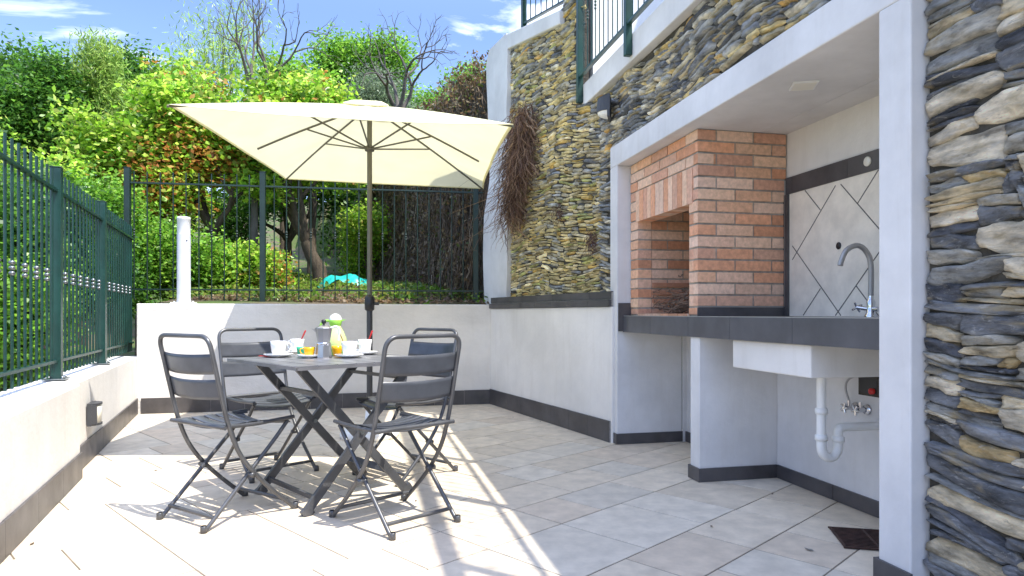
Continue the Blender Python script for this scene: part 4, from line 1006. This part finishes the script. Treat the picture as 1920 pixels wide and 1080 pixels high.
def tree(name, label, cat, base, trunk_h, L0, r, maxd, pal, nleaf, lsize, seed, spread=.6, up=.5, lean=(0,0), sig=.22, group=None, aspect=.5, orange=0, droop=0, kids=(2,4), wig=.18, zmin=None, bk=None, fit=None):
    rng = random.Random(seed); rs = np.random.RandomState(seed); root = thing(name, label, cat, base, 0, group)
    segs = []; tips = []
    d0 = Vector((lean[0], lean[1], 1)).normalized(); q = d0*trunk_h
    segs.append(([Vector((0,0,-.4)), q*.35+Vector((rng.gauss(0,.04),rng.gauss(0,.04),0)), q*.7, q], [r*1.35, r*1.12, r, r*.92], 0))
    for i in range(rng.randint(3,4)):
        a_ = i*2.1+rng.uniform(-.5,.5); nd = (d0+Vector((math.cos(a_), math.sin(a_), .1))*math.tan(spread)*rng.uniform(.6,1.1)).normalized()
        grow(rng, q, nd, L0*rng.uniform(.8,1.15), r*.7, 1, maxd, segs, tips, spread, up, wig, kids)
    if fit:
        A_ = np.array([tuple(t) for t in tips]); zt = np.percentile(A_[:,2], 98)+sig*.6; cx_, cy_ = np.median(A_[:,0]), np.median(A_[:,1]); rad = np.percentile(np.hypot(A_[:,0]-cx_, A_[:,1]-cy_), 93)+sig*.7
        fz = fit[0]/zt; fx_ = fit[1]/rad; S3 = lambda p_: Vector((p_.x*fx_, p_.y*fx_, p_.z*fz))
        segs = [([S3(p_) for p_ in pts], rr, dp_) for pts, rr, dp_ in segs]; tips = [S3(p_) for p_ in tips]
    b = MB()
    for pts, rr, dp_ in segs: b.tube(pts, rr, 8 if dp_ < 2 else (5 if dp_ < 4 else 4), caps=False)
    b.build('trunk', bk or bark, root)
    if nleaf:
        nleaf = int(nleaf*(1.0 if pal == 'acer' else 1.35)); lsize *= (.95 if pal == 'acer' else .82)
        T = np.array([tuple(t) for t in tips]); ii = rs.randint(0, len(T), nleaf); C = T[ii]+np.clip(rs.randn(nleaf,3),-1.7,1.7)*sig*np.array([1,1,.75])
        if droop: C[:,2] -= np.abs(rs.randn(nleaf))*droop*.25
        W_ = C+np.array([root.location.x, root.location.y, root.location.z])
        vv = -(W_[:,0]+3.42)*math.sin(math.radians(12.2))+(W_[:,1]-6.15)*math.cos(math.radians(12.2))
        ok = ~((W_[:,0] > -1.22-.393*W_[:,1]) & (vv < .34)); C = C[ok]; ii = ii[ok]
        n = len(C); cols, pr = PAL[pal]; tint = 1.25*cols[rs.choice(len(cols), n, p=pr)]*rs.uniform(.75,1.25,(n,1))
        # whole sprays share a shade
        cl = rs.uniform(.45,1.3,len(T)); tint = tint*cl[ii][:,None]
        if orange:
            gq = root.location; W_ = C+np.array([gq.x,gq.y,gq.z]); fld = np.sin(W_[:,0]*2.9+seed)+np.sin(W_[:,2]*3.7+W_[:,1]*1.3+seed*2)+np.sin(W_[:,0]*1.7-W_[:,2]*2.3+3)+.9*rs.randn(n)+.35*(C[:,2]-C[:,2].mean()); om = (fld > np.quantile(fld, 1-orange*1.3)) & (rs.rand(n) < .6); oc = np.array([[.58,.27,.06],[.60,.36,.09],[.50,.20,.06]])[rs.randint(0,3,n)]; tint[om] = oc[om]
        leaves('crown', C, np.full(n, lsize), tint, leaf_m, rs, root, aspect=aspect, droop=droop)
    return root
def gz(x, y): return float(hgt(np.array([x]), np.array([y]))[0])
T_ = lambda x, y: (x, y, gz(x, y))
def ptree(nm, lab, px, ytop, hw, Y, pal, nl, ls, seed, group, spd=.6, up=.35, droop=0, sig=.18, asp=.75, orange=0, th=1.2, L0=1.3, lean=(0,0), r=.08, cat='tree', base_px=None, maxd=4):
    x = ((base_px or px)-960)/1250*Y; zb = gz(x, Y); top = H+(588-ytop)*Y/1250
    return tree(nm, lab, cat, (x,Y,zb), th, L0, r, maxd, pal, nl, ls, seed, spd, up, lean, sig, group, asp, orange, droop, fit=(top-zb, hw*Y/1250))
GM = 'bright green trees with orange new leaves behind the fence'
ptree('maple_tree', 'bright green tree with orange leaves and a leaning forked trunk behind the fence', 560, 175, 150, 10.2, 'acer', 20000, .085, 1, GM, orange=.07, lean=(-.5,-.1), r=.10, base_px=605, th=1.0)
ptree('maple_tree', 'bright green tree with orange leaves behind the white lamp post', 400, 190, 140, 9.6, 'acer', 20000, .08, 2, GM, orange=.20)
ptree('maple_tree', 'bright green tree with orange leaves left of the back corner of the fence', 265, 235, 95, 9.2, 'acer', 18000, .08, 3, GM, orange=.20)
ptree('maple_tree', 'bright green tree with orange tips above the left corner of the parasol', 345, 130, 95, 12.6, 'acer', 15000, .09, 4, GM, orange=.25)
ptree('maple_tree', 'bright green tree with orange tips above the middle of the parasol', 585, 165, 80, 12.2, 'acer', 14000, .09, 6, GM, orange=.18)
GS = 'dark green bushes close behind the fences'
for i, (px, yt, hw, Y, pl, lab) in enumerate([(320,430,85,8.3,'mid','dense green bush right behind the fence, below the white lamp post top'),(455,480,70,8.8,'acer','low green bush behind the second back fence post'),
    (215,330,90,8.0,'mid','dense green bush outside the far corner of the left fence'),(95,330,105,6.8,'dark','dense dark green bush outside the left fence between its two posts'),(-40,290,120,5.6,'dark','dense dark green bush outside the left fence at the picture edge'),
    (40,250,130,8.0,'acer','leafy light green bush farther outside the left fence'),(690,400,60,11.5,'acer','leafy light green bush right of the leaning trunk'),(0,500,80,5.4,'mid','low green bush against the outside of the left wall')]):
    ptree('bush', lab, px, yt, hw, Y, pl, 14000, .055, 40+i, GS, spd=.85, up=.2, th=.35, L0=.6, r=.035, maxd=3, orange=.03 if pl == 'acer' else 0, cat='bush')
GT = 'trees on the hillside'
for i, (nm, lab, px, yt, hw, Y, pl, nl, ls, spd, up, dr, sg, asp) in enumerate([
 ('feathery_tree','pale feathery tree on the left hillside with a thin top',150,62,60,11.5,'feather',20000,.13,.45,.6,1.0,.16,.18),
 ('broadleaf_tree','dark green tree at the far left of the hillside',30,115,120,15.5,'dark',18000,.13,.6,.3,.0,.3,.5),
 ('broadleaf_tree','dark green tree between the feathery tree and the orange tinted ones',245,105,65,18.5,'dark',15000,.14,.6,.3,.0,.3,.5),
 ('feathery_tree','pale feathery tree against the sky left of the bare tree',430,-10,80,15.8,'feather',4200,.17,.45,.6,1.0,.5,.16),
 ('oak_tree','round mid green tree on the skyline above the parasol',700,70,80,21.0,'mid',20000,.15,.6,.4,.0,.4,.5),
 ('oak_tree','small mid green tree on the skyline left of the stone wall',885,128,40,24.0,'mid',9000,.15,.6,.3,.0,.35,.5),
 ('olive_tree','grey green olive tree behind the twiggy bare tree',715,150,60,15.0,'grey',13000,.085,.6,.3,.0,.3,.3),
 ('broadleaf_tree','mid green tree behind the feathery one at the left',95,105,75,20.0,'mid',15000,.16,.6,.3,0,.35,.5),
 ('broadleaf_tree','mid green tree behind the orange tinted tree left of the bare one',330,115,60,19.0,'mid',12000,.14,.6,.3,0,.3,.5),
 ('broadleaf_tree','mid green tree behind the bare branches above the parasol',530,130,90,17.5,'mid',17000,.14,.6,.3,0,.35,.5),
 ('broadleaf_tree','dark green tree above the far left end of the fence',25,120,115,10.8,'dark',24000,.10,.65,.3,0,.2,.5),
 ('broadleaf_tree','low mid green tree right of the olive tree behind the dry ivy',820,185,65,19.0,'mid',12000,.13,.65,.3,0,.3,.5),
 ('broadleaf_tree','dark green tree low behind the centre of the back fence',540,260,120,13.2,'dark',16000,.10,.65,.3,0,.28,.5),
 ('broadleaf_tree','mid green tree low on the hill behind the parasol pole',700,260,90,14.5,'mid',14000,.11,.65,.3,0,.28,.5)]):
    ptree(nm, lab, px, yt, hw, Y, pl, nl, ls, 100+i, GT, spd, up, dr, sg, asp)
GB = 'bare trees'
def bare(lab, px, yt, hw, Y, seed, th, L0, r, lean, bpx):
    x = (bpx-960)/1250*Y; zb = gz(x,Y); tree('bare_tree', lab, 'tree', (x,Y,zb), th, L0, r, 6, 'mid', 0, 0, seed, .60, .22, lean, .2, GB, bk=bark_pale, kids=(2,2), wig=.15, fit=(H+(588-yt)*Y/1250-zb, hw*Y/1250))
bare('bare grey tree with spreading twigs against the sky above the left of the parasol', 475, -30, 150, 9.6, 210, 2.9, .75, .050, (.02,0), 477)
bare('bare tree with long budding twigs behind the right of the parasol beside the stone wall', 750, 20, 135, 13.2, 216, 1.5, .9, .066, (.05,0), 742)
# ground cover behind the fence
rs = np.random.RandomState(77); n = 26000; x = rs.uniform(-5.5, .3, n); y = rs.uniform(6.9, 14, n)
cl = np.sin(x*2.3+1)*np.cos(y*1.9)+np.sin(x*5.1+y*3.7)*.6; m_ = (cl+rs.randn(n)*.4 > -.1) & (x < 2.75-.446*y+0.35); x, y = x[m_], y[m_]; n = len(x)
C = np.stack([x, y, hgt(x, y)+.02+rs.rand(n)*.10], -1); cols = np.array([[.14,.28,.03],[.22,.36,.05],[.30,.33,.07],[.10,.20,.02]]); tint = cols[rs.choice(4,n)]*rs.uniform(.7,1.3,(n,1))
o = leaves('ground_plants', C, np.full(n,.06), tint, leaf_m, rs, aspect=.5); tag(o, 'low green plants covering the ground beyond the back fence', 'ground cover', kind='stuff')
n = 9000; x = rs.uniform(-3.4, .2, n); y = rs.uniform(6.9, 11, n); m_ = x < 2.75-.446*y+.4; x, y = x[m_], y[m_]; n = len(x); C = np.stack([x, y, hgt(x, y)+.01+rs.rand(n)*.02], -1)
cols = np.array([[.30,.20,.11],[.20,.13,.07],[.42,.33,.22],[.15,.09,.05]]); o = leaves('fallen_leaves', C, np.full(n,.05), cols[rs.choice(4,n)]*rs.uniform(.7,1.2,(n,1)), leaf_m, rs, aspect=.7, up=1.5); tag(o, 'brown fallen leaves on the ground below the dry ivy', 'fallen leaves', kind='stuff')
# turquoise sheet
N1, N2 = 26, 14; vs = []; cx, cy = -2.35, 9.4; z0 = gz(cx, cy)
for j in range(N2):
    for i in range(N1):
        u = i/(N1-1)*2-1; v = j/(N2-1)*2-1; e = max(0, 1-u*u*.9-v*v*.8)
        vs.append((cx+u*.36, cy+v*.22, z0+.02+.16*math.sqrt(e)+.02*math.sin(u*7+v*3)+.012*math.sin(u*13-v*9)))
b = MB(); b.add(vs, [(j*N1+i, j*N1+i+1, (j+1)*N1+i+1, (j+1)*N1+i) for j in range(N2-1) for i in range(N1-1)], 0, True); o = b.build('plastic_sheet', tarp); tag(o, 'crumpled turquoise sheet over a heap on the ground beyond the fence', 'tarpaulin')

# small dry leaves on the tiles
rr = random.Random(6)
for i, (px, py) in enumerate([(962,783),(1013,791),(1066,806),(780,940),(1517,1032),(60,1021),(292,883),(711,809),(1448,927),(1334,988)]):
    Y = H*1250/(py-588); X = (px-960)/1250*Y; s_ = rr.uniform(.008,.014) if i != 4 else .02
    b = MB(); a_ = rr.random()*6; ca, sa = math.cos(a_), math.sin(a_); vs = []
    for (u, v, z) in ((-1,0,.002),(-.3,.45,.004),(.5,.35,.003),(1,0,.006),(.4,-.45,.002),(-.4,-.4,.005),(0,0,.0015)): vs.append((s_*(u*ca-v*sa), s_*(u*sa+v*ca), z))
    b.add(vs, [(0,6,1),(1,6,2),(2,6,3),(3,6,4),(4,6,5),(5,6,0)]); o = b.build('dry_leaf', mat('dry leaf %d'%i, (.12,.08,.05,1) if i != 4 else (.2,.19,.17,1), .8)); o.location = (X, Y, .001)
    tag(o, 'tiny dark dry leaf lying on the floor tiles', 'dry leaf', 'dry leaves scattered on the patio floor')
